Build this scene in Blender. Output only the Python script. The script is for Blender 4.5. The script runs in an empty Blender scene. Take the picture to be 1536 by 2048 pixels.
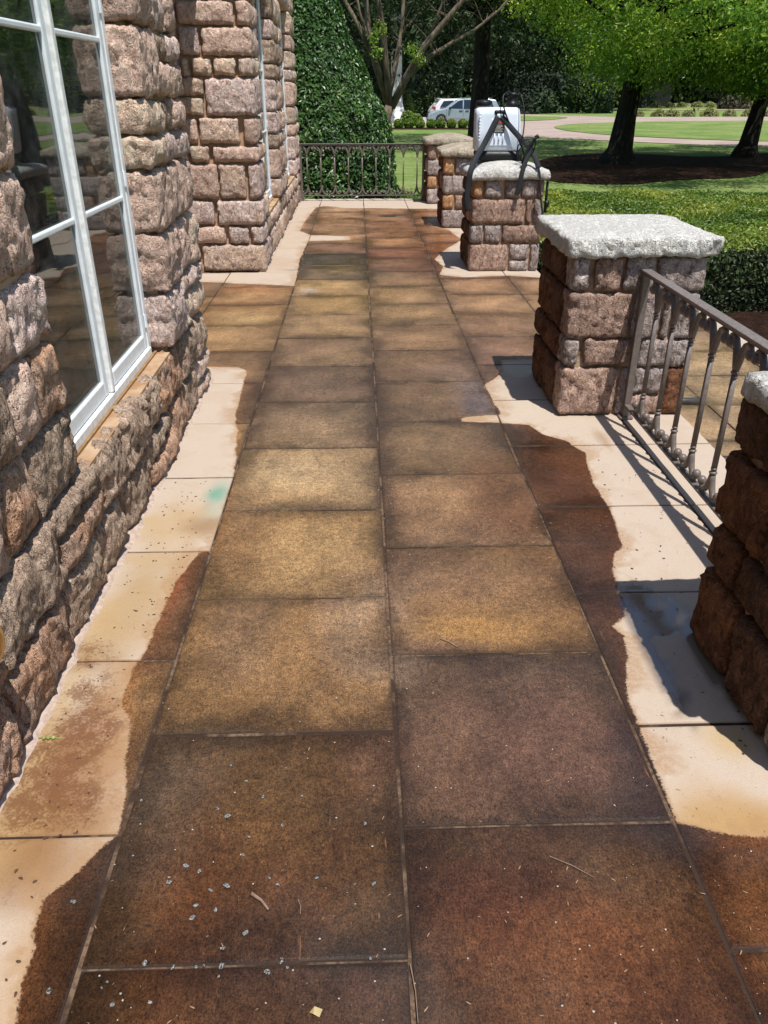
import bpy, math, random
import numpy as np
from mathutils import Vector, Matrix

S = bpy.context.scene
C = S.collection
rng = np.random.default_rng(7)
random.seed(7)

# ------------------------------------------------------------------ camera, sky, sun, exposure
cam_d = bpy.data.cameras.new('camera')
cam = bpy.data.objects.new('camera', cam_d); C.objects.link(cam)
cam.location = (0, 0, 1.6)
cam.rotation_euler = (math.radians(90 - 28.318), 0, math.radians(-1.766))
cam_d.sensor_fit = 'VERTICAL'; cam_d.sensor_height = 24; cam_d.lens = 24 * 1570 / 2048
cam_d.clip_start = 0.05; cam_d.clip_end = 2000
S.camera = cam
SUN = Vector((0.165, -0.36, 1.0)).normalized()
elev = math.asin(SUN.z)
W = bpy.data.worlds.new('World'); S.world = W; W.use_nodes = True
wn = W.node_tree
sky = wn.nodes.new('ShaderNodeTexSky'); sky.sky_type = 'NISHITA'; sky.sun_disc = False
sky.sun_elevation = elev; sky.sun_rotation = math.atan2(SUN.x, SUN.y)
sky.air_density = 1.0; sky.dust_density = 0.6
wn.links.new(sky.outputs[0], wn.nodes['Background'].inputs[0])
wn.nodes['Background'].inputs[1].default_value = 0.10
sd = bpy.data.lights.new('sun', 'SUN'); sd.energy = 4.6; sd.angle = math.radians(0.5); sd.color = (1.0, 0.955, 0.89)
so = bpy.data.objects.new('sun', sd); C.objects.link(so)
so.rotation_euler = SUN.to_track_quat('Z', 'Y').to_euler(); so.location = (5, -10, 30)
S.view_settings.view_transform = 'Standard'; S.view_settings.look = 'None'
S.view_settings.exposure = 0.42; S.view_settings.gamma = 1.0
S.view_settings.use_curve_mapping = False
S.render.engine = 'CYCLES'
S.cycles.max_bounces = 7; S.cycles.diffuse_bounces = 3; S.cycles.glossy_bounces = 3
S.cycles.transmission_bounces = 5; S.cycles.transparent_max_bounces = 8
S.cycles.caustics_reflective = False; S.cycles.caustics_refractive = False
S.cycles.sample_clamp_indirect = 6.0
S.cycles.use_denoising = True

# ------------------------------------------------------------------ helpers
def lin(c):
    return tuple(((v/255)/12.92 if v/255 <= .04045 else ((v/255+.055)/1.055)**2.4) for v in c)
def alb(c, k=0.5):
    """colour as seen in sun -> base colour"""
    c = [v*k for v in lin(c)]; m = max(1, max(c)/.84); return tuple(v/m for v in c) + (1,)

def hash3(ix, iy, iz, seed):
    h = (ix*374761393 + iy*668265263 + iz*2147483647 + seed*974711) & 0xffffffff
    h = ((h ^ (h >> 13)) * 1274126177) & 0xffffffff
    h = (h ^ (h >> 16)) & 0xffff
    return h / 32767.5 - 1.0
def vnoise(p, seed=0):
    i = np.floor(p).astype(np.int64); f = p - i; f = f*f*f*(f*(f*6-15)+10)
    r = 0
    for dx in (0, 1):
        wx = f[:, 0] if dx else 1-f[:, 0]
        for dy in (0, 1):
            wy = f[:, 1] if dy else 1-f[:, 1]
            for dz in (0, 1):
                wz = f[:, 2] if dz else 1-f[:, 2]
                r = r + wx*wy*wz*hash3(i[:, 0]+dx, i[:, 1]+dy, i[:, 2]+dz, seed)
    return r
def fbm(p, octv=3, seed=0, gain=.5):
    r = 0; a = 1.0
    for k in range(octv):
        r = r + a*vnoise(p*(2.03**k)+k*17.3, seed+k); a *= gain
    return r

def facets(p, seed=0):
    """broken planar facets: each Voronoi cell is a tilted plane"""
    i = np.floor(p).astype(np.int64); best = np.full(len(p), 1e9); out = np.zeros(len(p))
    for dx in (-1, 0, 1):
        for dy in (-1, 0, 1):
            for dz in (-1, 0, 1):
                cx, cy, cz = i[:, 0]+dx, i[:, 1]+dy, i[:, 2]+dz
                c = np.c_[cx+.5+.45*hash3(cx, cy, cz, seed), cy+.5+.45*hash3(cx, cy, cz, seed+1), cz+.5+.45*hash3(cx, cy, cz, seed+2)]
                v = p-c; d = (v*v).sum(1)
                h = .55*hash3(cx, cy, cz, seed+3) + v[:, 0]*hash3(cx, cy, cz, seed+4) + v[:, 1]*hash3(cx, cy, cz, seed+5) + v[:, 2]*hash3(cx, cy, cz, seed+6)
                m = d < best; best[m] = d[m]; out[m] = h[m]
    return out

def mesh_np(name, V, F, mat=None, smooth=False, attrs=None, cattrs=None):
    me = bpy.data.meshes.new(name)
    V = np.asarray(V, dtype=np.float32)
    if isinstance(F, np.ndarray):
        n, k = F.shape
        me.vertices.add(len(V)); me.vertices.foreach_set('co', V.ravel())
        me.loops.add(n*k); me.loops.foreach_set('vertex_index', F.astype(np.int32).ravel())
        me.polygons.add(n); me.polygons.foreach_set('loop_start', np.arange(0, n*k, k, dtype=np.int32))
        try: me.polygons.foreach_set('loop_total', np.full(n, k, dtype=np.int32))
        except Exception: pass
        me.update(calc_edges=True)
    else:
        me.from_pydata([tuple(map(float, v)) for v in V], [], F)
    me.polygons.foreach_set('use_smooth', [smooth]*len(me.polygons))
    if attrs:
        for k, v in attrs.items():
            a = me.attributes.new(k, 'FLOAT', 'POINT'); a.data.foreach_set('value', np.asarray(v, dtype=np.float32))
    if cattrs:
        for k, v in cattrs.items():
            a = me.attributes.new(k, 'FLOAT_COLOR', 'POINT')
            v4 = np.ones((len(V), 4), dtype=np.float32); v4[:, :3] = v; a.data.foreach_set('color', v4.ravel())
    if mat: me.materials.append(mat)
    me.validate()
    return me

class MB:
    def __init__(s): s.V = []; s.F = []
    def add(s, V, F):
        n = len(s.V); s.V += [tuple(v) for v in V]; s.F += [tuple(i+n for i in f) for f in F]; return s
    def box(s, a, b):
        x0, y0, z0 = a; x1, y1, z1 = b
        V = [(x0,y0,z0),(x1,y0,z0),(x1,y1,z0),(x0,y1,z0),(x0,y0,z1),(x1,y0,z1),(x1,y1,z1),(x0,y1,z1)]
        return s.add(V, [(0,3,2,1),(4,5,6,7),(0,1,5,4),(1,2,6,5),(2,3,7,6),(3,0,4,7)])
    def tube(s, pts, r, n=8, cap=True, flat=1.0, flatdir=None):
        pts = [Vector(p) for p in pts]; m = len(pts)
        rs = r if isinstance(r, (list, tuple)) else [r]*m
        T = []
        for i in range(m):
            t = (pts[min(i+1, m-1)] - pts[max(i-1, 0)]); T.append(t.normalized() if t.length > 1e-9 else Vector((0,0,1)))
        ref = Vector(flatdir) if flatdir else (Vector((1,0,0)) if abs(T[0].x) < .8 else Vector((0,1,0)))
        V = []; u = (ref - T[0]*ref.dot(T[0])).normalized()
        for i in range(m):
            u = (ref if flatdir else u); u = (u - T[i]*u.dot(T[i])).normalized(); w = T[i].cross(u)
            for k in range(n):
                a = 2*math.pi*k/n
                V.append(pts[i] + u*(math.cos(a)*rs[i]*flat) + w*(math.sin(a)*rs[i]))
        F = []
        for i in range(m-1):
            for k in range(n):
                a = i*n+k; b = i*n+(k+1) % n; F.append((a, b, b+n, a+n))
        if cap: F.append(tuple(range(n-1, -1, -1))); F.append(tuple((m-1)*n+k for k in range(n)))
        return s.add(V, F)
    def ball(s, c, r, n=8, sq=1.0):
        V = []; F = []; m = n//2+1
        for i in range(m+1):
            th = math.pi*i/m
            for k in range(n):
                a = 2*math.pi*k/n; V.append((c[0]+r*math.sin(th)*math.cos(a), c[1]+r*math.sin(th)*math.sin(a), c[2]+r*sq*math.cos(th)))
        for i in range(m):
            for k in range(n):
                a = i*n+k; b = i*n+(k+1) % n; F.append((a+n, b+n, b, a))
        return s.add(V, F)
    def lathe(s, c, prof, n=16):
        V = []; F = []
        for (r, z) in prof:
            for k in range(n):
                a = 2*math.pi*k/n; V.append((c[0]+r*math.cos(a), c[1]+r*math.sin(a), c[2]+z))
        for i in range(len(prof)-1):
            for k in range(n):
                a = i*n+k; b = i*n+(k+1) % n; F.append((a, b, b+n, a+n))
        F.append(tuple(range(n-1, -1, -1))); F.append(tuple((len(prof)-1)*n+k for k in range(n)))
        return s.add(V, F)
    def mesh(s, name, mat, smooth=False): return mesh_np(name, s.V, s.F, mat, smooth)

def link(name, me, parent=None, loc=None, shift=True):
    """link mesh with world coordinates; when parent given, child is expressed relative to it"""
    o = bpy.data.objects.new(name, me); C.objects.link(o)
    l = Vector(loc) if loc is not None else Vector((0, 0, 0))
    if parent: o.parent = parent; l = l - Vector(parent['_w'])
    o.location = l
    return o
def local(V, c): return [tuple(np.asarray(v)-np.asarray(c)) for v in V]
def part(name, mb, mat, parent, smooth=False, loc=(0,0,0)):
    return link(name, mb.mesh(name, mat, smooth), parent, loc)
def empty(name, loc, label=None, cat=None, group=None, kind=None):
    o = bpy.data.objects.new(name, None); C.objects.link(o); o.location = loc; o['_w'] = tuple(loc)
    o.empty_display_size = .2
    tag(o, label, cat, group, kind); return o
def tag(o, label=None, cat=None, group=None, kind=None):
    if label: o['label'] = label
    if cat: o['category'] = cat
    if group: o['group'] = group
    if kind: o['kind'] = kind
    return o
def bevel(o, w=.004, seg=2):
    m = o.modifiers.new('bevel', 'BEVEL'); m.width = w; m.segments = seg; m.limit_method = 'ANGLE'; return o

# ------------------------------------------------------------------ material helpers
class NT:
    def __init__(s, name):
        s.m = bpy.data.materials.new(name); s.m.use_nodes = True; s.t = s.m.node_tree
        s.b = s.t.nodes['Principled BSDF']; s.out = s.t.nodes['Material Output']
    def n(s, typ, **kw):
        nd = s.t.nodes.new('ShaderNode'+typ)
        for k, v in kw.items(): setattr(nd, k, v)
        return nd
    def l(s, a, b): s.t.links.new(a, b)
    def setv(s, sock, v):
        if hasattr(v, 'is_output') or isinstance(v, bpy.types.NodeSocket): s.l(v, sock)
        else: sock.default_value = v
    def noise(s, vec, scale, detail=3, rough=.55, dist=0):
        nd = s.n('TexNoise'); s.l(vec, nd.inputs['Vector']); nd.inputs['Scale'].default_value = scale
        nd.inputs['Detail'].default_value = detail; nd.inputs['Roughness'].default_value = rough; nd.inputs['Distortion'].default_value = dist
        return nd.outputs[0]
    def vor(s, vec, scale, feature='F1', rnd=1):
        nd = s.n('TexVoronoi', feature=feature); s.l(vec, nd.inputs['Vector']); nd.inputs['Scale'].default_value = scale
        nd.inputs['Randomness'].default_value = rnd
        return nd.outputs['Distance']
    def rng(s, v, a, b, c=0, d=1, smooth=True):
        nd = s.n('MapRange'); nd.interpolation_type = 'SMOOTHSTEP' if smooth else 'LINEAR'
        s.l(v, nd.inputs['Value']); nd.inputs[1].default_value = a; nd.inputs[2].default_value = b
        nd.inputs[3].default_value = c; nd.inputs[4].default_value = d
        return nd.outputs[0]
    def mix(s, f, a, b, mode='MIX'):
        nd = s.n('Mix', data_type='RGBA', blend_type=mode)
        s.setv(nd.inputs[0], f); s.setv(nd.inputs[6], a); s.setv(nd.inputs[7], b); return nd.outputs[2]
    def math(s, op, a, b=0, c=0):
        nd = s.n('Math', operation=op); s.setv(nd.inputs[0], a); s.setv(nd.inputs[1], b)
        if op in ('MULTIPLY_ADD',): s.setv(nd.inputs[2], c)
        return nd.outputs[0]
    def map(s, vec, scale=(1,1,1), rot=(0,0,0), loc=None):
        nd = s.n('Mapping'); s.l(vec, nd.inputs[0]); nd.inputs['Scale'].default_value = scale; nd.inputs['Rotation'].default_value = rot
        if loc is not None: s.setv(nd.inputs['Location'], loc)
        return nd.outputs[0]
    def attr(s, name, out='Fac'):
        nd = s.n('Attribute'); nd.attribute_name = name; return nd.outputs[out]
    def bump(s, h, strength=.5, dist=.01, prev=None):
        nd = s.n('Bump'); nd.inputs['Strength'].default_value = strength; nd.inputs['Distance'].default_value = dist
        s.l(h, nd.inputs['Height'])
        if prev: s.l(prev, nd.inputs['Normal'])
        return nd.outputs[0]
    def coord(s, obj_random=True):
        tc = s.n('TexCoord').outputs['Object']
        if not obj_random: return tc
        oi = s.n('ObjectInfo'); cx = s.n('CombineXYZ')
        s.l(s.math('MULTIPLY', oi.outputs['Random'], 37.0), cx.inputs[0]); s.l(s.math('MULTIPLY', oi.outputs['Random'], 91.0), cx.inputs[1])
        va = s.n('VectorMath', operation='ADD'); s.l(tc, va.inputs[0]); s.l(cx.outputs[0], va.inputs[1])
        s.rand = oi.outputs['Random']
        return va.outputs[0]
    def fin(s, col=None, rough=None, normal=None, spec=None, metal=None):
        if col is not None: s.setv(s.b.inputs['Base Color'], col)
        if rough is not None: s.setv(s.b.inputs['Roughness'], rough)
        if normal is not None: s.l(normal, s.b.inputs['Normal'])
        if spec is not None: s.setv(s.b.inputs['Specular IOR Level'], spec)
        if metal is not None: s.setv(s.b.inputs['Metallic'], metal)
        return s.m

def mat_plain(name, col, rough=.5, metal=0, var=.12, scale=30, bump=.15, bd=.002, spec=.5):
    t = NT(name); v = t.coord()
    n1 = t.noise(v, scale, 4)
    c2 = tuple(max(0, x*(1-var*2.2)) for x in col[:3])+(1,); c1 = tuple(min(1, x*(1+var)) for x in col[:3])+(1,)
    c = t.mix(t.rng(n1, .3, .7), c2, c1)
    r = t.rng(t.noise(v, scale*2.7, 3), .3, .7, rough*.85, min(1, rough*1.15))
    return t.fin(c, r, t.bump(n1, bump, bd), spec, metal)

def mat_stone(name, base, second, dark, pit=.5, rough=.85, k=1.0, dirt=.8, gr=.8):
    t = NT(name); v = t.coord()
    k = k*1.22; base, second, dark = alb(base, k), alb(second, k), alb(dark, k)
    c = t.mix(t.rng(t.noise(v, 7, 4, .6, .6), .40, .60), base, second)
    vr = t.map(v, (1, 1, .55), (.5, .3, 0))
    h1 = t.noise(vr, 34, 6, .72, .8)                              # craggy relief
    rid = t.math('ABSOLUTE', t.math('SUBTRACT', t.noise(vr, 26, 4, .7, 1.0), .5))
    h2 = t.rng(rid, 0, .10)                                       # chisel grooves
    d = t.vor(v, 75); sel = t.rng(t.noise(v, 19, 3), .44, .58)
    p = t.math('MULTIPLY', t.rng(t.math('ADD', d, t.math('MULTIPLY', t.noise(v, 160, 2), .25)), .42, .26), sel)               # pits
    g = t.noise(v, 210, 3, .75)
    def facet(sc, vec):
        nd = t.n('TexVoronoi'); t.l(vec, nd.inputs['Vector']); nd.inputs['Scale'].default_value = sc
        sb = t.n('VectorMath', operation='SUBTRACT'); t.l(vec, sb.inputs[0]); t.l(nd.outputs['Position'], sb.inputs[1])
        s2 = t.n('VectorMath', operation='SUBTRACT'); t.l(nd.outputs['Color'], s2.inputs[0]); s2.inputs[1].default_value = (.5, .5, .5)
        dt = t.n('VectorMath', operation='DOT_PRODUCT'); t.l(sb.outputs[0], dt.inputs[0]); t.l(s2.outputs[0], dt.inputs[1])
        return t.math('MULTIPLY', dt.outputs['Value'], sc)
    wv = t.n('VectorMath', operation='ADD'); nc = t.n('TexNoise'); t.l(v, nc.inputs['Vector']); nc.inputs['Scale'].default_value = 40
    ms_ = t.n('VectorMath', operation='SCALE'); t.l(nc.outputs['Color'], ms_.inputs[0]); ms_.inputs['Scale'].default_value = .03
    t.l(v, wv.inputs[0]); t.l(ms_.outputs[0], wv.inputs[1])
    fc = facet(42, wv.outputs[0])
    # shade and soiling of the grooves and pits, painted into the colour
    c = t.mix(t.rng(h1, .50, .36, 0, dirt), c, dark)
    c = t.mix(t.rng(h2, .4, 0, 0, .35*dirt), c, dark)
    c = t.mix(t.rng(t.math('ADD', h1, t.math('MULTIPLY', fc, .25)), .53, .72, 0, .6), c, tuple(min(.9, x*1.25+.05) for x in base[:3])+(1,))  # sunlit crests of the relief painted lighter
    c = t.mix(t.math('MULTIPLY', p, pit), c, tuple(x*.30 for x in dark[:3])+(1,))
    gm = t.n('CombineColor'); gv = t.rng(g, .32, .68, .72, 1.32, False)
    for q in range(3): t.l(gv, gm.inputs[q])
    c = t.mix(gr, c, gm.outputs[0], 'MULTIPLY')
    tint = t.rng(t.rand, 0, 1, .84, 1.14, False)
    cx = t.n('CombineColor')
    for q in range(3): t.l(tint, cx.inputs[q])
    c = t.mix(1.0, c, cx.outputs[0], 'MULTIPLY')
    b0 = t.bump(fc, .9, .022)
    b1 = t.bump(h1, .8, .035, b0)
    b2 = t.bump(h2, .8, .010, b1)
    b3 = t.bump(g, .5*gr/.8, .005, b2)
    b4 = t.bump(p, .9, -.008, b3)
    return t.fin(c, rough, b4, .2)

HS = {
 'pink':  mat_stone('stone_pinkish_tan', (230,200,182), (216,186,170), (158,128,114), .8, k=1.28),
 'cream': mat_stone('stone_cream', (240,220,196), (230,200,178), (176,144,124), .7, k=1.22),
 'grey':  mat_stone('stone_mauve_grey', (206,186,178), (196,172,162), (126,106,100), .6, k=1.28),
 'tan':   mat_stone('stone_rosy_brown', (214,186,164), (210,186,172), (134,112,100), .5, k=1.28),
 'lowgrey': mat_stone('stone_weathered_grey', (184,162,142), (166,142,124), (98,82,70), .35, k=1.08),
 'lowred': mat_stone('stone_weathered_red', (186,146,118), (166,140,122), (100,74,60), .35, k=1.2),
 'pgrey': mat_stone('pier_stone_grey', (190,176,170), (168,152,146), (88,72,70), .5, k=.95),
 'pbrown': mat_stone('pier_stone_brown', (196,164,146), (178,150,136), (100,74,64), .4, k=.92),
 'prust_shade': mat_stone('pier_stone_rust_shade', (150,104,72), (120,82,60), (70,44,32), .2, k=.85),  # reddish stone, also the shade tone painted on pier sides
 'porange': mat_stone('pier_stone_ochre', (222,172,126), (200,154,114), (120,82,60), .3, k=.95),
 'pbrown_shade': mat_stone('pier_stone_brown_shade', (126,92,70), (102,74,58), (60,42,32), .2, k=.9),  # darker copy that paints the shade on pier sides
}
CAPM = mat_stone('cap_stone_pale', (232,231,226), (222,220,214), (190,182,172), .25, k=.86, dirt=.4, gr=.3)
CAPM2 = mat_stone('cap_stone_tan', (222,208,186), (204,190,168), (150,136,118), .3, k=.66, dirt=.5, gr=.4)
t = NT('mortar_tan'); v = t.coord(False)
c = t.mix(t.rng(t.noise(v, 12, 4), .35, .65), alb((224,190,160), .7), alb((200,162,132), .7))
MORT = t.fin(c, .9, t.bump(t.noise(v, 120, 4), .6, .006), .2)
t = NT('mortar_brown'); v = t.coord(False)
c = t.mix(t.rng(t.noise(v, 12, 4), .35, .65), alb((210,180,150), .7), alb((154,118,92), .65))
MORTP = t.fin(c, .9, t.bump(t.noise(v, 120, 4), .6, .006), .2)

# ------------------------------------------------------------------ stone blocks
def block_mesh(name, a, b, mat, res=.018, r=.02, amp=.010, face=None, bulge=0., seed=0, skip=(), smooth=True, freq=14):
    """rock faced block from corner a to corner b, in local coordinates round its centre"""
    a = np.array(a, float); b = np.array(b, float); c = (a+b)/2; h = (b-a)/2
    r = min(r, h.min()*.7)
    n = np.maximum(2, np.ceil(2*h/res).astype(int))
    idx = {}; P = []; F = []
    def vid(i, j, k):
        q = (i, j, k)
        if q not in idx: idx[q] = len(P); P.append(q)
        return idx[q]
    ax = {'x': 0, 'y': 1, 'z': 2}
    for d in range(3):
        for s in (0, 1):
            nm = ('-', '+')[s]+'xyz'[d]
            if nm in skip: continue
            u, w = (d+1) % 3, (d+2) % 3
            for i in range(n[u]):
                for j in range(n[w]):
                    q = []
                    for (di, dj) in ((0,0),(1,0),(1,1),(0,1)):
                        t3 = [0,0,0]; t3[d] = n[d]*s; t3[u] = i+di; t3[w] = j+dj; q.append(vid(*t3))
                    F.append(tuple(q) if s else tuple(q[::-1]))
    P = np.array(P, float); p = (P/n*2-1)*h
    q = np.clip(p, -(h-r), h-r); dlt = p-q; L = np.linalg.norm(dlt, axis=1, keepdims=True); L[L < 1e-9] = 1
    N = dlt/L; p = q + N*r
    wp = p + c + seed*3.71
    wq = wp + .012*np.c_[fbm(wp*11, 2, 71), fbm(wp*11, 2, 72), fbm(wp*11, 2, 73)]
    dd = amp*(1.0*facets(wq*freq*.85, seed % 50) + .45*facets(wq*freq*2.1, seed % 50+9) + .35*fbm(wp*freq*2.5, 3, seed % 50, .6))
    if bulge:
        uu = [1-(P[:, k]/n[k]*2-1)**2 for k in range(3)]
        for f in (face or []):
            k = 'xyz'.index(f[1]); s = 1 if f[0] == '+' else -1
            o1, o2 = [m for m in range(3) if m != k]
            on = (P[:, k] == (n[k] if s > 0 else 0))
            p[:, k] += s*on*bulge*np.sqrt(np.clip(uu[o1]*uu[o2], 0, 1))
    # irregular outline
    if name == 'cap': dd = dd*np.where(N[:, 2] > .9, .35, 1.5)
    p = p + N*dd[:, None]
    ol = fbm((p+c)*6+seed, 2, 3)[:, None]*amp*.6
    p = p + ol*np.sign(p)*.5
    me = mesh_np(name, p, np.array(F), mat, smooth)
    return me, tuple(c)
SEED = [10]
def stone(parent, a, b, mat, **kw):
    SEED[0] += 1
    me, c = block_mesh('stone', a, b, mat, seed=SEED[0], **kw)
    return link('stone', me, parent, c)

# ------------------------------------------------------------------ terrace tiles
RIGHT=[(1.9,5.11),(1.17,5.11),(0.94,5.09),(0.91,4.83),(0.76,4.59),(0.77,4.33),(0.78,4.1),(0.56,4.06),(0.55,4),(0.83,3.96),(0.91,3.94),(0.95,3.81),(1.05,3.72),(1.12,3.56),(1.09,3.39),(1.06,3.22),(1.07,3),(1.05,2.78),(1.03,2.63),(0.98,2.6),(0.94,2.48),(0.93,2.39),(0.92,2.25),(0.89,2.18),(0.83,2.12),(0.86,2.08),(0.84,1.98),(0.78,1.77),(0.78,1.66),(0.78,1.57),(0.77,1.43),(0.76,1.33),(0.84,1.29),(0.97,1.27),(1.3,1.22),(2.3,1.15),(2.3,5.11)]
LEFT=[(-.66,.2),(-0.68,0.89),(-0.71,0.98),(-0.71,1.05),(-0.73,1.16),(-0.68,1.21),(-0.64,1.29),(-0.61,1.33),(-0.62,1.44),(-0.67,1.65),(-0.67,1.71),(-0.72,1.81),(-0.73,1.95),(-0.71,2.02),(-0.7,2.24),(-0.7,2.33),(-0.67,2.56),(-0.64,2.66),(-0.59,2.66),(-0.6,2.88),(-0.6,3.31),(-0.64,3.78),(-0.7,4.13),(-0.71,4.37),(-0.73,4.93),(-0.79,4.98),(-1.01,5.01),(-1.4,5.01),(-1.4,.2)]
UPPER=[(-2.6,7.66),(-1.57,7.61),(-0.59,7.39),(-0.63,8.64),(-0.61,9.82),(-0.1,9.88),(-0.11,10.17),(-0.59,10.26),(-0.75,10.58),(-0.73,11.54),(-0.65,12.84),(-0.52,13.01),(-0.2,12.77),(1.01,12.62),(1.24,12.61),(1.19,12.32),(1.08,11.7),(0.95,11.59),(1,10.92),(1.16,10.61),(1.24,9.86),(1.07,9.44),(0.9,8.99),(0.81,8.64),(0.86,8.24),(0.78,7.83),(1,7.71),(1.44,7.78),(1.75,7.68),(2.6,7.68),(2.6,14.6),(-2.6,14.6)]
def sdf(P, poly):
    poly = np.array(poly); A = poly; B = np.roll(poly, -1, 0)
    best = np.full(len(P), 1e9); ins = np.zeros(len(P), bool)
    for a, b in zip(A, B):
        ab = b-a; t_ = np.clip(((P-a)@ab)/(ab@ab+1e-12), 0, 1)
        best = np.minimum(best, np.linalg.norm(P-(a+t_[:, None]*ab), axis=1))
        c1 = (a[1] > P[:, 1]) != (b[1] > P[:, 1])
        with np.errstate(divide='ignore', invalid='ignore'):
            xi = (b[0]-a[0])*(P[:, 1]-a[1])/(b[1]-a[1])+a[0]
        ins ^= c1 & (P[:, 0] < xi)
    return np.where(ins, best, -best)

LC = [(70,49,26),(70,50,27),(97,72,42),(140,108,70),(142,114,74),(148,124,90),(104,86,68),(104,84,68),(138,112,82),(148,120,84),(142,114,72),(160,130,88),(88,74,58),(74,66,58),(136,100,74),(162,128,96),(138,104,76),(144,108,80),(150,116,84),(160,130,100),(170,140,110)]
RC = [(72,51,30),(77,56,36),(89,72,56),(130,98,60),(124,98,72),(98,80,56),(106,84,62),(112,88,64),(132,104,74),(142,114,78),(142,112,78),(120,92,66),(112,80,58),(120,78,52),(152,114,76),(126,88,60),(130,94,68),(140,104,74),(150,112,80),(160,130,100),(170,140,110)]
BL = [(80,54,32),(80,54,32),(140,106,68),(108,78,52),(140,104,70),(150,120,84),(120,94,70),(130,104,76),(160,128,88),(150,116,74),(160,124,82),(140,112,84),(100,84,66),(120,100,80)]+[(150,118,90)]*8
BR = [(78,49,27),(80,50,28),(80,52,32),(76,52,35),(74,48,33),(76,50,34),(92,66,48),(110,84,66),(126,98,76),(136,108,80),(152,120,86),(140,108,80),(104,74,54),(120,78,48),(128,84,50)]+[(140,100,66)]*7
# soft stains, the purple-grey ones painted sky sheen: x, y, rx, ry, target colour, strength
BLOBS = [(-.42,1.15,.09,.3,(112,68,34),.5),(.45,1.05,.35,.1,(108,68,38),.4),(-.25,1.1,.3,.3,(74,46,28),.6),(-.5,1.45,.15,.3,(80,66,52),.6),(-.1,.98,.3,.12,(58,44,34),.7),(.05,2.15,.16,.3,(136,116,96),.7),
 (.62,3.1,.18,.6,(84,56,36),.7),(.3,2.5,.35,.2,(108,86,66),.5),(.38,2.13,.3,.14,(148,112,62),.7),(.3,2.02,.2,.05,(60,52,50),.5),(-.48,2.75,.16,.4,(112,84,58),.6),
 (-.3,3.4,.25,.25,(158,138,104),.6),(-.2,2.7,.22,.25,(158,130,86),.5),(-.4,2.1,.12,.3,(108,88,66),.6),(.68,4.35,.12,.35,(96,90,92),.6),(.6,4.9,.2,.2,(110,92,78),.5),
 (-.3,5.5,.2,.2,(112,88,66),.5),(.1,4.4,.1,1.2,(78,62,48),.55),(.1,3.0,.05,.9,(80,60,42),.6),(-.56,4.2,.06,.9,(80,64,50),.5),(.5,1.6,.3,.3,(90,64,54),.5),(.2,1.55,.2,.25,(104,76,56),.5),
 (.5,.9,.3,.25,(98,58,32),.5),(.3,1.15,.2,.12,(70,42,28),.5),(.9,1.05,.15,.2,(96,60,28),.6),(.95,.9,.12,.2,(124,86,46),.4),(.74,1.4,.1,.2,(58,44,42),.8),(.76,1.6,.07,.15,(70,56,54),.6),
 (-.1,7.8,.6,.3,(70,66,60),.5),(-.5,8.5,.2,.4,(64,60,54),.6),(.6,8.2,.3,.4,(96,62,42),.5),(.7,7.0,.1,.5,(86,66,48),.6),(.5,6.1,.3,.15,(100,80,58),.6),(-.45,7.2,.1,.2,(176,176,168),.35),
 (.9,9.3,.3,.5,(112,66,34),.6),(.5,10.6,.4,.4,(104,70,46),.5),(.45,11.9,.2,.12,(60,66,74),.8),(-.3,11.2,.3,.8,(140,108,82),.5),(-.9,6.2,.3,.2,(172,150,104),.5),(-1.0,7.3,.4,.15,(150,102,62),.6),
 (-.72,1.5,.06,.3,(96,62,40),.6),(-.68,2.4,.04,.3,(110,68,44),.7),(1.0,3.4,.1,.4,(86,52,28),.5)]
PBLOBS = [(-.74,1.6,.10,.40,(206,158,104),.7),(-.70,2.5,.05,.5,(216,178,132),.6),(-.72,.98,.07,.3,(222,184,140),.6),(1.05,1.3,.3,.08,(214,172,118),.7),(-.85,1.55,.14,.34,(168,112,62),.85),(-.9,2.0,.14,.10,(150,98,58),.7),(-.8,1.25,.2,.12,(176,128,72),.75),(-.82,2.3,.14,.5,(212,176,124),.8),(-.8,2.9,.16,.3,(226,192,142),.6),
 (-.65,3.16,.055,.10,(96,186,160),.85),(-.62,3.05,.05,.3,(190,206,186),.4),(-.9,1.7,.06,.7,(226,190,132),.6),(.9,1.33,.16,.1,(216,170,100),.7),(1.02,1.6,.07,.08,(226,190,120),.6),(.83,2.1,.03,.05,(240,206,140),.5),
 (1.25,3.72,.03,.16,(176,130,84),.5),(.62,4.03,.1,.03,(214,176,124),.7),(-.9,8.5,.3,.6,(226,192,160),.5),(-.8,10.5,.3,1.6,(230,204,176),.4),(-.66,2.86,.07,.06,(150,104,64),.5),(.95,4.2,.2,.25,(246,228,206),.5)]
def brt(c, k=1.34):
    c = [v*k for v in c]; m = sum(c)/3
    return tuple(min(250, (v*.92+m*.08)+d) for v, d in zip(c, (5, 1, 1)))
LC = [brt(c, 1.2 if i < 3 else 1.30) for i, c in enumerate(LC)]; RC = [brt(c, 1.34) for c in RC]; BR = [brt(c, 1.28) for c in BR]; BL = [brt(c, 1.2) for c in BL]
BLOBS = [b[:4]+(brt(b[4], 1.3),)+b[5:] for b in BLOBS]
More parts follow.
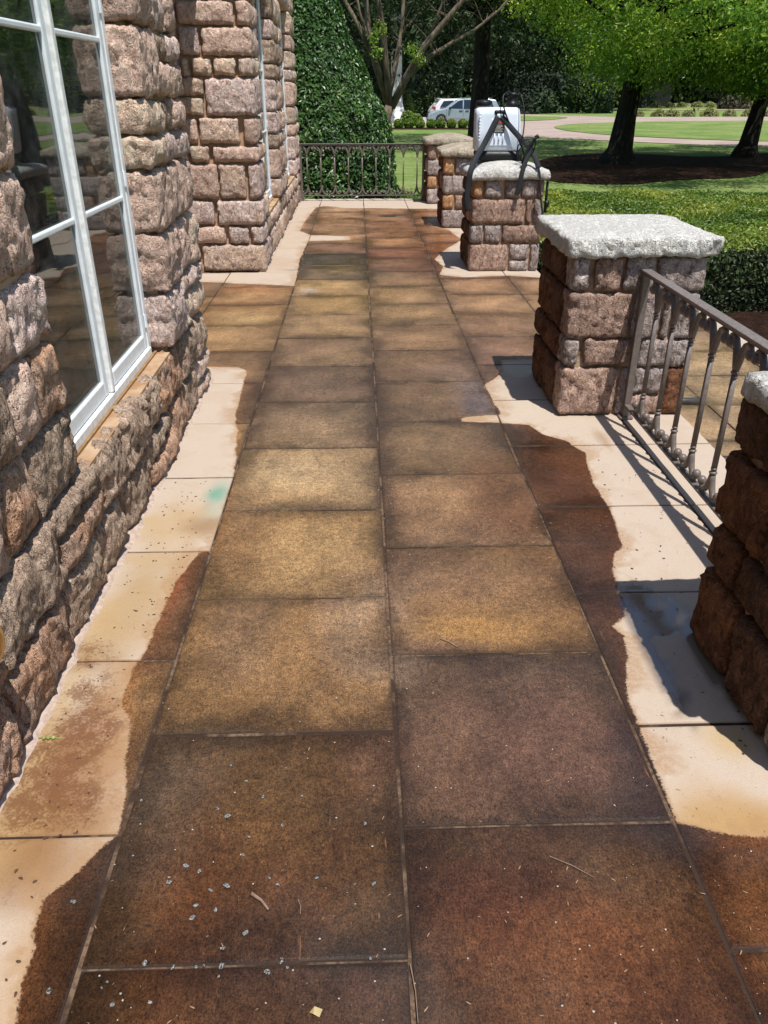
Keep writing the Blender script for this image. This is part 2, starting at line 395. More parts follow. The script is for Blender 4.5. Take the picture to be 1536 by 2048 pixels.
def field(P):
    yc_l = np.array([.665+.666*k for k in range(40)]); yc_r = np.array([.997+.668*k for k in range(40)])
    ll = np.array([lin(c) for c in LC]); rr = np.array([lin(c) for c in RC]); bb = np.array([lin(c) for c in BR])
    def ip(t_, y): return np.stack([np.interp(P[:, 1], y[:len(t_)], t_[:, k]) for k in range(3)], 1)
    L_, R_, B_ = ip(ll, yc_l), ip(rr, yc_r), ip(bb, yc_l)
    wob = .12*fbm(np.c_[P*2.2, P[:, :1]*0], 2, 91)
    w = np.clip((P[:, 0]+wob+.25)/.7, 0, 1)[:, None]; w2 = np.clip((P[:, 0]+wob-.55)/.4, 0, 1)[:, None]
    return (L_*(1-w)+R_*w)*(1-w2)+B_*w2
def tone_at(P, base, blobs, seed):
    col = np.tile(np.array(lin(base)), (len(P), 1))
    if blobs is BLOBS and P[:, 0].min() > -.62 and P[:, 0].max() < 1.8: col = .58*col + .42*field(P)
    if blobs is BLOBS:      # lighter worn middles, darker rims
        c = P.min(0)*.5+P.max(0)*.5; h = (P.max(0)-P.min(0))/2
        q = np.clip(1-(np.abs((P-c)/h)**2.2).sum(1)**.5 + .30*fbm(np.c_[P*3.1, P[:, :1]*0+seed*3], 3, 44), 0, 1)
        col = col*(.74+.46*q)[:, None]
    for (x, y, rx, ry, cc, s) in blobs:
        d = ((P[:, 0]-x)/rx)**2 + ((P[:, 1]-y)/ry)**2
        d = np.sqrt(d)*np.clip(1+.35*fbm(np.c_[P*4.5, P[:, :1]*0+seed], 3, 21), .4, 3)
        w = s*np.clip(1.35-d, 0, 1)**1.2
        w = np.clip(w, 0, 1)[:, None]
        col = col*(1-w) + np.array(lin(cc))*w
    return col

t = NT('wet_stained_paving'); tc = t.n('TexCoord'); geo = t.n('NewGeometry')
P = geo.outputs['Position']
clean = t.attr('clean'); tone = t.attr('tone', 'Color'); pale = t.attr('pale', 'Color'); edge = t.attr('edge'); wet = t.attr('wet')
n1 = t.noise(P, 26, 5, .65); n2 = t.noise(P, 190, 5, .72); n3 = t.noise(P, 4.2, 4, .6)
fib = t.noise(t.map(P, (1, .3, 1), (0, 0, .5)), 330, 3, .7, 1.2); fib2 = t.noise(t.map(P, (1, .3, 1), (0, 0, -.9)), 300, 3, .7, 1.2)
K = 0.445
def kmul(sock, k=K): return t.mix(1.0, sock, (k, k, k, 1), 'MULTIPLY')
# brown stained stone
br = kmul(tone)
grain = t.math('ADD', t.math('MULTIPLY', n2, .45), t.math('ADD', t.math('MULTIPLY', fib, .28), t.math('MULTIPLY', fib2, .27)))
gm = t.n('CombineColor'); gv = t.rng(grain, .40, .60, .30, 1.78, False)
for k in range(3): t.l(gv, gm.inputs[k])
br = t.mix(.95, br, gm.outputs[0], 'MULTIPLY')
mm = t.n('CombineColor'); mv = t.rng(n3, .3, .7, .66, 1.34, False)
for k in range(3): t.l(mv, mm.inputs[k])
br = t.mix(.9, br, mm.outputs[0], 'MULTIPLY')
br = t.mix(t.rng(t.noise(P, 9, 5, .7), .57, .75, 0, .28), br, alb((140,94,54)))                 # rusty patches
br = t.mix(t.rng(n1, .56, .72, 0, .5), br, t.mix(1.0, br, (.45,.42,.40,1), 'MULTIPLY'))
mid = t.n('CombineColor'); mdv = t.rng(t.noise(P, 48, 4, .75, .6), .36, .64, .66, 1.36, False)
for k in range(3): t.l(mdv, mid.inputs[k])
br = t.mix(.85, br, mid.outputs[0], 'MULTIPLY')
fl = t.math('ABSOLUTE', t.math('SUBTRACT', t.noise(t.map(P, (1, .6, 1)), 95, 3, .6, 1.5), .5))
br = t.mix(t.math('MULTIPLY', t.rng(fl, .017, .004), t.rng(t.noise(P, 17, 3), .40, .6, .1, .8)), br, t.mix(1.0, br, (2.0, 1.9, 1.8, 1), 'MULTIPLY'))
dm = t.noise(t.map(P, (1, 1.3, 1)), 120, 3, .7, .5)
br = t.mix(t.rng(dm, .60, .68, 0, .55), br, t.mix(1.0, br, (.4, .36, .34, 1), 'MULTIPLY'))
# tile edges darker with algae
ed = t.math('ADD', edge, t.math('MULTIPLY', t.noise(P, 11, 4), .05))
eamp = t.rng(t.noise(P, 2.3, 3, .6), .36, .62, .02, .17)
ed2 = t.math('DIVIDE', ed, eamp)
br = t.mix(t.rng(ed2, 1.1, .2, 0, .66), br, t.mix(1.0, br, (.36, .35, .33, 1), 'MULTIPLY'))
br = t.mix(t.rng(edge, .008, .002, 0, .42), br, alb((46,33,24)))
# leaf-litter blotches
vd = t.vor(t.map(P, (1, 1.7, 1)), 34); zone = t.rng(t.noise(P, 3.4, 3), .54, .64)
blot = t.math('MULTIPLY', t.rng(t.math('ADD', vd, t.math('MULTIPLY', t.noise(P, 150, 2), .2)), .34, .26), zone)
br = t.mix(t.math('MULTIPLY', blot, .7), br, t.mix(1.0, br, (.30, .27, .25, 1), 'MULTIPLY'))
# scratched pale fibres
sc1 = t.noise(t.map(P, (1, .12, 1), (0, 0, .75)), 60, 2, .5, .3)
br = t.mix(t.math('MULTIPLY', t.rng(sc1, .70, .76), t.rng(t.noise(P, 5, 2), .5, .6, 0, .55)), br, alb((176,126,80)))
grit = t.rng(t.vor(P, 95), .11, .05); gz = t.rng(t.noise(P, 60, 1), .60, .66)
br = t.mix(t.math('MULTIPLY', t.math('MULTIPLY', grit, gz), .75), br, alb((212,188,160)))
# pale washed stone
pa = kmul(pale, .485)
pm = t.n('CombineColor'); pv = t.rng(t.noise(P, 240, 3, .7), .3, .7, .88, 1.10, False)
for k in range(3): t.l(pv, pm.inputs[k])
pa = t.mix(1, pa, pm.outputs[0], 'MULTIPLY')
pa = t.mix(t.rng(t.noise(P, 4.5, 5, .7, .6), .46, .66, 0, .45), pa, t.mix(1.0, pa, (.90, .84, .77, 1), 'MULTIPLY'))
dirty = t.attr('dirt')
dn = t.math('ADD', t.math('MULTIPLY', t.noise(P, 120, 5, .8), .6), t.math('MULTIPLY', t.noise(P, 22, 3, .6), .4))
thr = t.math('SUBTRACT', dn, t.math('MULTIPLY', t.math('SUBTRACT', 1.0, dirty), .2))
pa = t.mix(t.math('MULTIPLY', t.rng(thr, .41, .52, 0, .85), dirty), pa, alb((138,88,48)))
sp = t.rng(t.vor(t.map(P, (1, 2.0, 1), (0,0,.4)), 62), .16, .09); sz = t.rng(t.noise(P, 34, 2), .52, .60)
pa = t.mix(t.math('MULTIPLY', t.math('MULTIPLY', sp, sz), .75), pa, alb((124,92,66)))
pa = t.mix(t.rng(edge, .006, .001, 0, .4), pa, alb((170,130,100)))
# boundary
cb = t.math('ADD', clean, t.math('MULTIPLY', t.math('SUBTRACT', t.noise(P, 30, 4, .65), .5), .018))
cb = t.math('ADD', cb, t.math('MULTIPLY', t.math('SUBTRACT', t.noise(P, 110, 4, .75), .5), .022))
br = t.mix(t.rng(cb, -.05, -.004, 0, .35), br, t.mix(1.0, br, (1.5, 1.15, .8, 1), 'MULTIPLY'))
fw = t.rng(t.noise(P, 4, 3, .6), .42, .60, .015, .13)
fr_ = t.rng(t.math('DIVIDE', cb, fw), 1.0, .1)
fn = t.rng(t.noise(P, 55, 4, .75), .36, .60)
pa = t.mix(t.math('MULTIPLY', fr_, t.math('MULTIPLY', t.math('ADD', fn, .6), .45)), pa, alb((206,160,112), .47))
f = t.rng(t.math('ADD', cb, t.math('MULTIPLY', t.math('SUBTRACT', t.noise(P, 130, 4, .8), .5), .022)), -.003, .0045)
col = t.mix(f, br, pa)
col = t.mix(t.math('MULTIPLY', wet, .85), col, t.mix(1.0, col, (.42, .40, .38, 1), 'MULTIPLY'))
ro = t.math('ADD', t.rng(t.noise(P, 1.7, 3, .6), .40, .60, .20, .50), t.math('MULTIPLY', t.math('SUBTRACT', n2, .5), .3))
rmix = t.n('Mix', data_type='FLOAT'); t.l(f, rmix.inputs[0]); t.l(ro, rmix.inputs[2]); rmix.inputs[3].default_value = .8
rmx = t.math('MAXIMUM', rmix.outputs[0], t.rng(edge, .0042, .0030, 0, .9)); rw = t.n('Mix', data_type='FLOAT'); t.l(wet, rw.inputs[0]); t.l(rmx, rw.inputs[2]); rw.inputs[3].default_value = .05
hgt = t.math('ADD', t.math('MULTIPLY', grain, .7), t.math('MULTIPLY', n1, .5))
bs = t.n('Bump'); bs.inputs['Distance'].default_value = .0035; t.l(hgt, bs.inputs['Height'])
bst = t.n('Mix', data_type='FLOAT'); t.l(t.math('MAXIMUM', wet, t.math('MULTIPLY', f, .7)), bst.inputs[0]); bst.inputs[2].default_value = .6; bst.inputs[3].default_value = .06
t.l(bst.outputs[0], bs.inputs['Strength'])
TILE = t.fin(col, rw.outputs[0], bs.outputs[0], t.rng(wet, 0, 1, .5, 1.6, False))

t = NT('paving_joint_mortar'); P_ = t.n('NewGeometry').outputs['Position']
jc = t.mix(t.rng(t.noise(P_, 3.3, 4, .7), .45, .58), alb((70,50,38)), alb((150,122,98)))
jc = t.mix(t.rng(t.noise(P_, 90, 3), .4, .65, 0, .7), jc, alb((74,50,36)))
JOINT = t.fin(jc, .8, t.bump(t.noise(P_, 220, 3), .6, .004), .3)

terrace = empty('terrace', (0, 0, 0), kind='structure')
Lr = [.998+.666*k for k in range(-2, 20)]; Rr = [1.331+.668*k for k in range(-2, 20)]
YEND = 13.93; YBEG = -.6
Lr = [YBEG if i == 0 else v for i, v in enumerate(Lr) if v < YEND-.15]+[YEND]
Rr = [YBEG if i == 0 else v for i, v in enumerate(Rr) if v < YEND-.15]+[YEND]
def tiles(parent, x0, x1, rows, cols, res=.025, z=0., clean_fn=None, ymin=-9, ymax=99, gap=.004, wetspots=()):
    for i in range(len(rows)-1):
        y0, y1 = rows[i], rows[i+1]
        if y1 <= ymin+.05 or y0 >= ymax-.05: continue
        y0 = max(y0, ymin); y1 = min(y1, ymax)
        rs = res if y0 < 6 else res*2
        def axis(a, b):
            a += gap; b -= gap
            n = max(2, int((b-a-.02)/rs))
            return np.concatenate([[a, a+.003], np.linspace(a+.01, b-.01, n), [b-.003, b]])
        jx = rng.normal(0, .0015, 2); jy = rng.normal(0, .0015, 2)
        X = axis(x0+jx[0], x1+jx[1]); Y = axis(y0+jy[0], y1+jy[1]); nx, ny = len(X), len(Y)
        XX, YY = np.meshgrid(X, Y, indexing='ij')
        e = np.minimum(np.minimum(XX-X[0], X[-1]-XX), np.minimum(YY-Y[0], Y[-1]-YY)).ravel()
        PT = np.c_[XX.ravel(), YY.ravel()]
        tz = rng.normal(0, .0009)
        tilt = rng.normal(0, .0012, 2)
        zz = z + tz + (PT[:, 0]-(x0+x1)/2)*tilt[0] + (PT[:, 1]-(y0+y1)/2)*tilt[1] - np.clip(.004-e, 0, .004)*.9
        zz = zz + .0012*fbm(np.c_[PT*6, PT[:, :1]*0], 2, 4)
        V = np.c_[PT, zz]
        I = np.arange(nx*ny).reshape(nx, ny)
        F = [np.c_[I[:-1, :-1].ravel(), I[1:, :-1].ravel(), I[1:, 1:].ravel(), I[:-1, 1:].ravel()]]
        ring = np.concatenate([I[:, 0], I[-1, 1:], I[-2::-1, -1], I[0, -2:0:-1]])
        nb = len(V); B = V[ring].copy(); B[:, 2] = z-.03
        V = np.vstack([V, B]); k = len(ring); a = np.arange(k); b = (a+1) % k
        F.append(np.c_[ring[a], nb+a, nb+b, ring[b]][:, ::-1][:, [3, 2, 1, 0]])
        PT2 = V[:, :2]
        base = cols[min(i, len(cols)-1)]
        tone = tone_at(PT2, base, BLOBS, i); pale = tone_at(PT2, (238,218,198), PBLOBS, i)
        cl = clean_fn(PT2)
        cl = cl + .007*fbm(np.c_[PT2*11, PT2[:, :1]*0], 3, 9)
        dirt = np.zeros(len(PT2))
        for (x, y, rx, ry, s) in DIRT:
            d = np.sqrt(((PT2[:, 0]-x)/rx)**2+((PT2[:, 1]-y)/ry)**2)*(1+.4*fbm(np.c_[PT2*7, PT2[:, :1]*0], 3, 33))
            dirt = np.maximum(dirt, s*np.clip(1.5-d, 0, 1))
        wt = np.zeros(len(PT2))
        for (x, y, rx, ry, s) in wetspots:
            d = np.sqrt(((PT2[:, 0]-x)/rx)**2+((PT2[:, 1]-y)/ry)**2)*np.clip(1+.5*fbm(np.c_[PT2*9, PT2[:, :1]*0], 3, 55), .8, 3)
            wt = np.maximum(wt, s*np.clip((1.1-d)*5, 0, 1))
        edg = np.concatenate([e, np.zeros(k)])
        cen = ((x0+x1)/2, (y0+y1)/2, z)
        me = mesh_np('tile', V-np.array(cen), np.vstack(F), TILE, False, dict(clean=cl, edge=edg, dirt=dirt, wet=wt), dict(tone=tone, pale=pale))
        link('tile', me, parent, cen)
DIRT = [(-.80,1.62,.15,.34,1.),(-.85,1.5,.12,.3,1.),(-.9,2.02,.12,.1,.8),(-.72,1.35,.1,.12,.5),(-.8,2.5,.1,.5,.32),(-.9,1.0,.1,.3,.2),(.9,1.36,.14,.08,.4),(.62,4.02,.1,.03,.3),(1.25,3.7,.02,.12,.5),(-.8,3.0,.1,.2,.2)]
WET = [(1.0,2.22,.06,.16,1.),(1.09,2.02,.035,.24,1.),(.93,2.02,.035,.30,1.),(1.15,1.95,.02,.14,1.),(1.02,4.9,.12,.2,.6),(-.2,8.2,.5,.2,.35),(.45,11.9,.15,.1,.7)]
def clean_main(P):
    return np.maximum.reduce([sdf(P, RIGHT), sdf(P, LEFT), sdf(P, UPPER)])
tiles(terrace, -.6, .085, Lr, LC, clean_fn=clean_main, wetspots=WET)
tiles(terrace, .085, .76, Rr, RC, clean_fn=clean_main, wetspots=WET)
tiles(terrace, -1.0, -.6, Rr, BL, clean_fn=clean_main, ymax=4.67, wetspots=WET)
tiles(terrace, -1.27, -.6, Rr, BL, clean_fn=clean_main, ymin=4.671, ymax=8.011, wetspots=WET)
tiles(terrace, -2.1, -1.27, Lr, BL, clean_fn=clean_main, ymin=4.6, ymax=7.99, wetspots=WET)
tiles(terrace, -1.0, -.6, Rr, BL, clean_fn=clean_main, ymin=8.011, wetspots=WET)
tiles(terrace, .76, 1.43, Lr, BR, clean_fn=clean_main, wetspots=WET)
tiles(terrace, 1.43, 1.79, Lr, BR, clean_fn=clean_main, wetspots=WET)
mb = MB(); mb.box((-2.2, YBEG, -.2), (1.785, YEND-.005, -.0045)); part('joint_mortar', mb, JOINT, terrace)
TW = mat_plain('terrace_side_render', alb((196,170,146)), .85, 0, .15, 12)
mb = MB(); mb.box((-2.2, YBEG, -.68), (1.778, YEND-.012, -.2)); part('retaining_base', mb, TW, terrace)
# lower terrace to the right
low = empty('lower_terrace', (0, 0, -.45), kind='structure')
def clean_low(P): return np.maximum.reduce([P[:, 0]-3.34, .02-np.abs(P[:, 1]-9)*9])
LT = [(128,98,72),(168,136,98),(150,120,84),(128,98,68),(176,142,104),(160,128,92)]
lr = [-.6+.666*k for k in range(0, 15)]
for ci, (a, b) in enumerate(((1.80, 2.55), (2.55, 3.34))):
    tiles(low, a, b, lr, [(186,150,112),(190,156,118),(186,150,112),(160,126,96),(136,106,84),(140,108,84),(146,114,88),(196,162,124),(200,166,126),(200,168,128),(194,160,122),(188,154,116),(188,154,116)] if ci == 0 else [(200,166,128)]*14, res=.05, z=-.45, clean_fn=clean_low, ymax=8.3)
tiles(low, 3.34, 3.74, lr, LT, res=.05, z=-.44, clean_fn=lambda P: P[:, 0]*0+1, ymax=8.3)
mb = MB(); mb.box((1.79, -.6, -.66), (3.73, 8.29, -.456)); part('joint_mortar', mb, JOINT, low)

# ------------------------------------------------------------------ lawn, drive, mulch
t = NT('lawn_grass'); P = t.n('NewGeometry').outputs['Position']
c = t.mix(t.rng(t.noise(P, .35, 5, .6), .35, .65), alb((128,160,82), .62), alb((168,182,112), .62))
c = t.mix(t.rng(t.noise(t.map(P, (1,.4,1)), 7, 6, .75), .35, .7, 0, .6), c, alb((96,130,60), .6))
c = t.mix(t.rng(t.noise(P, 1.3, 4, .7), .56, .68, 0, .5), c, alb((196,194,130), .6))
GRASS = t.fin(c, .9, t.bump(t.noise(P, 30, 5, .8), .8, .05), .15)
t = NT('driveway_pavers'); P = t.n('NewGeometry').outputs['Position']
c = t.mix(t.rng(t.noise(P, .5, 4), .35, .65), alb((232,212,200), .5), alb((216,194,182), .5))
br_ = t.n('TexBrick'); t.l(t.map(P, (1,1,1), (0,0,.5)), br_.inputs['Vector']); br_.inputs['Scale'].default_value = 2.2
br_.inputs['Color1'].default_value = (1,1,1,1); br_.inputs['Color2'].default_value = (.86,.84,.84,1); br_.inputs['Mortar'].default_value = (.7,.66,.64,1)
c = t.mix(.8, c, br_.outputs[0], 'MULTIPLY')
DRIVE = t.fin(c, .85, None, .2)
t = NT('pine_mulch'); P = t.n('NewGeometry').outputs['Position']
c = t.mix(t.rng(t.noise(P, 9, 6, .8), .35, .65), alb((44,32,26)), alb((96,66,52)))
MULCH = t.fin(c, .95, t.bump(t.noise(P, 30, 5, .8), 1, .05), .1)
GZ = -.65
def sheet(name, pts, z, mat, kind='structure'):
    n = len(pts); me = mesh_np(name, [(x, y, z) for x, y in pts], [tuple(range(n))], mat)
    if me.polygons[0].normal.z < 0: me.flip_normals()
    o = link(name, me); return tag(o, kind=kind)
sheet('lawn', [(-400,-300),(500,-300),(500,700),(-400,700)], GZ, GRASS)
def smooth_poly(pts, it=2):
    for _ in range(it):
        q = []
        for i in range(len(pts)):
            a = pts[i]; b = pts[(i+1) % len(pts)]
            q += [(a[0]*.75+b[0]*.25, a[1]*.75+b[1]*.25), (a[0]*.25+b[0]*.75, a[1]*.25+b[1]*.75)]
        pts = q
    return pts
sheet('driveway', smooth_poly([(7.4,47.5),(8.8,45.5),(9.95,44.5),(12.04,42.6),(13.85,40.6),(15.95,38.6),(18.1,37.4),(30,33),(60,26),(90,60),(60,80),(37.5,79.2),(31.3,79.2),(24.5,78.2),(20.9,81.5),(17,88),(12,96),(0,100),(-20,92),(-25,80),(-10,66),(1,61.5),(8,60.5),(9.5,58.5),(8.5,53)]), GZ+.02, DRIVE)
sheet('lawn_island', smooth_poly([(13.0,58.4),(12.49,52.7),(13.5,47.95),(15.26,44.85),(17.5,42.5),(19.8,41.2),(28,38.5),(42,36),(52,50),(46,68),(32.8,69),(27,68.1),(20.4,66.2),(15.9,63.4)]), GZ+.045, GRASS)
sheet('lawn_verge', smooth_poly([(8,79.5),(13,80.5),(17.94,81.15),(19.2,77.5),(15.66,70.69),(12.93,68.55),(8,68)]), GZ+.045, GRASS)
sheet('far_road', [(20,140),(90,131),(92,141),(22,152)], GZ+.03, mat_plain('far_concrete', alb((226,214,196)), .9))
sheet('far_path', [(30,104),(75,101),(76,108),(31,110)], GZ+.03, mat_plain('far_sand', alb((204,182,148)), .9))
sheet('mulch_bed', smooth_poly([(4.6,23.5),(6.5,31.5),(10.5,34.5),(13,31),(17.5,35),(22,33),(20,26),(13.5,27.5),(11.5,24),(8.9,23.6),(7.0,22.0)]), GZ+.02, MULCH)
sheet('hedge_bed', [(3.75,2.5),(5.5,2.5),(12,8.0),(12,14.2),(1.79,14.6),(1.79,8.31),(3.75,8.31)], GZ+.10, MULCH)
sheet('border_bed', [(-4.5,13.94),(1.79,13.94),(2.4,18.5),(-4.5,18.8)], GZ+.05, MULCH)
sheet('far_mulch_strip', [(0.5,54.9),(9.6,54.6),(9.6,57.2),(.5,57.4)], GZ+.025, MULCH)

# ------------------------------------------------------------------ house
HX = -.93
house = empty('stone_house', (-2.2, 4, 0), 'rock-faced stone house with white casement windows along the left of the terrace', 'house')
SUNX = 0
WINS = [(2.43, 3.83), (8.72, 10.08), (11.42, 12.82)]
WZ0, WZ1 = .455, 2.55
HT = 3.4
WX = -.975     # mortar plane
mb = MB()
def wall_x(mb, y0, y1, wins, zt=HT):
    y = y0
    for (a, b) in wins:
        a -= .05; b += .05; mb.box((WX-.25, y, -.65), (WX, a, zt)); mb.box((WX-.25, a, -.65), (WX, b, WZ0-.03)); mb.box((WX-.25, a, WZ1), (WX, b, zt)); y = b
    mb.box((WX-.25, y, -.65), (WX, y1, zt))
wall_x(mb, -1.0, 4.70, WINS[:1])
wall_x(mb, 8.085, 13.9, WINS[1:])
mb.box((-1.224, 4.45, -.65), (-3.0, 4.70, HT)) if 0 else mb.box((-3.0, 4.45, -.65), (-1.226, 4.699, HT))
mb.box((-3.0, 8.086, -.65), (-1.226, 8.3, HT))
mb.box((-2.35, 4.7, -.65), (-2.1, 8.085, HT))
mb.box((-3.0, 13.65, -.65), (-1.226, 13.899, HT))
mb.box((-2.352, 8.301, -.65), (-2.1, 13.649, HT)); mb.box((-2.352, -1.0, -.65), (-2.1, 4.449, HT)); mb.box((-3.0,-1.25,-.65),(WX,-1.001,HT))
part('mortar_wall', mb, MORT, house)
ROOFM = mat_plain('roof_slate', alb((90,84,80)), .8)
mb = MB(); mb.box((-3.3, -1.3, HT+.003), (-.985, 4.72, HT+.2)); mb.box((-3.3, 8.08, HT+.003), (-.985, 13.92, HT+.2)); part('roof', mb, ROOFM, house)
mb = MB(); mb.box((-2.6, 4.722, 3.1), (-1.22, 8.078, 3.2)); part('eave', mb, ROOFM, house)
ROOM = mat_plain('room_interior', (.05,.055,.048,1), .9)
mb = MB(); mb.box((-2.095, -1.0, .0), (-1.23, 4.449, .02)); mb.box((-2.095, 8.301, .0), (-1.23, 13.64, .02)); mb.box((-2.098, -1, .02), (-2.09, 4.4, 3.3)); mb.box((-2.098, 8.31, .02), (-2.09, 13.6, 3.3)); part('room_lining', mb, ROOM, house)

CO = {'G': 'lowgrey', 'R': 'lowred', 'p': 'pink', 'c': 'cream', 'g': 'grey', 't': 'tan'}
# front face of the far wing (faces the camera)
WF=[(-1.749,-1.556,2.086,2.270),(-1.550,-1.052,2.087,2.271),(-1.041,-0.895,2.087,2.271),(-1.755,-1.565,1.855,2.081),(-1.559,-1.369,1.856,2.081),(-1.357,-0.899,1.856,2.082),(-1.746,-1.566,1.698,1.850),(-1.559,-1.475,1.698,1.850),(-1.469,-1.282,1.698,1.851),(-1.270,-1.071,1.698,1.851),(-1.059,-0.914,1.698,1.851),(-1.742,-1.372,1.542,1.692),(-1.751,-1.383,1.382,1.536),(-1.368,-0.909,1.382,1.692),(-1.752,-1.628,1.152,1.372),(-1.615,-1.461,1.151,1.371),(-1.454,-1.079,1.151,1.371),(-1.048,-0.905,1.151,1.371),(-1.752,-1.563,0.996,1.140),(-1.558,-1.374,0.995,1.140),(-1.349,-0.907,0.994,1.139),(-1.745,-1.316,0.679,0.984),(-1.310,-1.053,0.679,0.983),(-1.040,-0.892,0.677,0.982),(-1.768,-1.377,0.439,0.667),(-1.357,-0.965,0.437,0.666),(-0.958,-0.906,0.436,0.665),(-1.766,-1.292,0.268,0.432),(-1.265,-1.060,0.266,0.430),(-1.054,-0.941,0.265,0.430),(-1.773,-1.554,0.114,0.262),(-1.790,-1.555,0.002,0.101),(-1.540,-0.950,-0.001,0.260)]
WFc = 'gpptgpgcccttcgcptpgcpptgggtpggggtct'
sidedep = {}
for i, (x0, x1, z0, z1) in enumerate(WF):
    g_ = .006
    corner = x1 > -.99
    cx1 = HX if corner else x1-g_
    y1 = 8.14
    if corner:
        y1 = random.choice([8.24, 8.33, 8.45]); sidedep[round(z0, 1)] = (z0, z1, y1)
    if i == 26: x0 = -1.0
    m = HS[CO[WFc[i]]]
    stone(house, (x0+g_, 8.035, z0+g_), (cx1, y1, z1-g_), m, res=.02, r=.022, amp=.007, bulge=.016, face=['-y'] + (['+x'] if corner else []), skip=('+y', '-x') if corner else ('+y',))
# upper rows outside the measured part, and the left of the recess
for (z0, z1) in ((2.28, 2.5), (2.51, 2.72), (2.73, 3.0), (3.01, 3.38)):
    x = HX
    while x > -2.05:
        w = random.uniform(.18, .45); stone(house, (max(x-w, -2.1)+.007, 8.035, z0+.006), (x if x == HX else x-.007, 8.25 if x == HX else 8.13, z1-.006), HS[random.choice(['pink','grey','tan','cream'])], res=.04, r=.02, amp=.008, bulge=.012, face=['-y'], skip=('+y',)); x -= w
x = -1.79
for (z0, z1) in ((0,.26),(.265,.43),(.438,.667),(.678,.984),(.995,1.14),(1.15,1.37),(1.38,1.69),(1.7,1.85),(1.856,2.08),(2.087,2.27)):
    stone(house, (-2.1, 8.035, z0+.006), (-1.80, 8.13, z1-.006), HS['grey'], res=.04, r=.02, amp=.008, skip=('+y',))

# long side faces: rows of stones on x = HX plane
RZ = [0, .262, .434, .672, .988, 1.146, 1.376, 1.696, 1.853, 2.083, 2.275, 2.545]
def facestones(y0, y1, z0, z1, mat, depth=.12, res=.022, amp=.011, bulge=.022, r=.022, xf=HX, sk=None, g=.009):
    return stone(house, (WX-.02, y0+g, z0+g), (xf-bulge*.6+random.uniform(-.008, .010), y1-g, z1-g), mat, res=res, r=r, amp=amp, bulge=bulge, face=['+x'], skip=('-x',) if sk is None else sk, freq=12)
def fill(y0, y1, z0, z1, names, wmin, wmax, **kw):
    y = y0
    while y < y1-.01:
        w = random.uniform(wmin, wmax)
        if y1-(y+w) < wmin*.8: w = y1-y
        facestones(y, y+w, z0, z1, HS[random.choice(names)], **kw); y += w
HI = ['pink','pink','cream','cream','tan','grey','grey','lowgrey']; LO = ['lowgrey','lowred','lowgrey']
# wall beside the first window: jamb column and outer column down to the corner at y 4.75
JZ = [(.47,.735,'grey'),(.735,1.005,'pink'),(1.005,1.275,'pink'),(1.275,1.415,'cream'),(1.415,1.56,'cream'),(1.56,1.84,'pink'),(1.84,2.10,'pink'),(2.10,2.545,'tan')]
for (a, b, m) in JZ:
    w = random.uniform(.26, .42)
    stone(house, (WX-.13, 3.833, a+.006), (HX+.012, 3.83+w, b-.006), HS[m], res=.016, r=.025, amp=.011, bulge=.016, face=['+x'], skip=('-x',), freq=13)
    y = 3.83+w
    OZ = [(a, b)] if (b-a) < .26 or random.random() < .4 else [(a, (a+b)/2+.02), ((a+b)/2+.02, b)]
    for (c0, c1) in OZ:
        w2 = random.uniform(.2, .34)
        facestones(y, y+w2, c0, c1, HS[random.choice(HI)], res=.018)
        stone(house, (WX-.18, y+w2+.008, c0+.006), (HX+.002, 4.75, c1-.006), HS[random.choice(HI)], res=.018, r=.03, amp=.011, bulge=.02, face=['+x'], skip=('-x',), freq=12)
# lower part under the windows: two big rows and the sill row
for (z0, z1, nm) in ((0, .225, LO), (.225, .46, LO)):
    y = -.9
    while y < 4.6:
        w = random.uniform(.28, .52)
        if 4.75-(y+w) < .2: w = 4.75-y
        hi = z0+(z1-z0)*random.uniform(.40, .60)
        n_ = [q for q in nm] if y < 4.1 else ['lowgrey','grey','tan']
        rs = .016 if y > .8 else .06
        if random.random() < .28:
            facestones(y, y+w, z0, hi, HS[random.choice(n_)], bulge=.024, res=rs, r=.022); facestones(y, y+w, hi, z1, HS[random.choice(n_)], bulge=.024, res=rs, r=.022)
        else: facestones(y, y+w, z0, z1, HS[random.choice(n_)], bulge=.018, res=rs, r=.016, g=.010, amp=.014)
        y += w
# wall on the near side of the first window
LZ = [.46,.70,.93,1.13,1.40,1.66,1.95,2.2,2.545]
for i in range(len(LZ)-1):
    nm = ['lowgrey','lowred','pink'] if LZ[i] < .9 else ['pink','cream','grey','pink']
    w = [.34,.20,.26,.18,.3,.22,.3,.3][i]
    stone(house, (WX-.13, 2.418-w, LZ[i]+.007), (HX-.022, 2.428, LZ[i+1]-.007), HS[nm[i % len(nm)]], res=.015, r=.022, amp=.010, bulge=.012, face=['+x'], skip=('-x',), freq=13)
    y = 2.418-w
    while y > -.8:
        w2 = random.uniform(.18, .40)
        facestones(y-w2, y, LZ[i], LZ[i+1], HS[random.choice(nm)], bulge=.024, res=.016 if y > .9 else .06, r=.022, xf=HX-.012); y -= w2
# lintels / above
for (z0, z1) in ((2.55, 2.85), (2.86, 3.12), (3.13, 3.39)):
    fill(-1, 4.74, z0, z1, HI, .3, .6, res=.06)
    fill(8.5, 13.9, z0, z1, HI, .3, .6, res=.06)
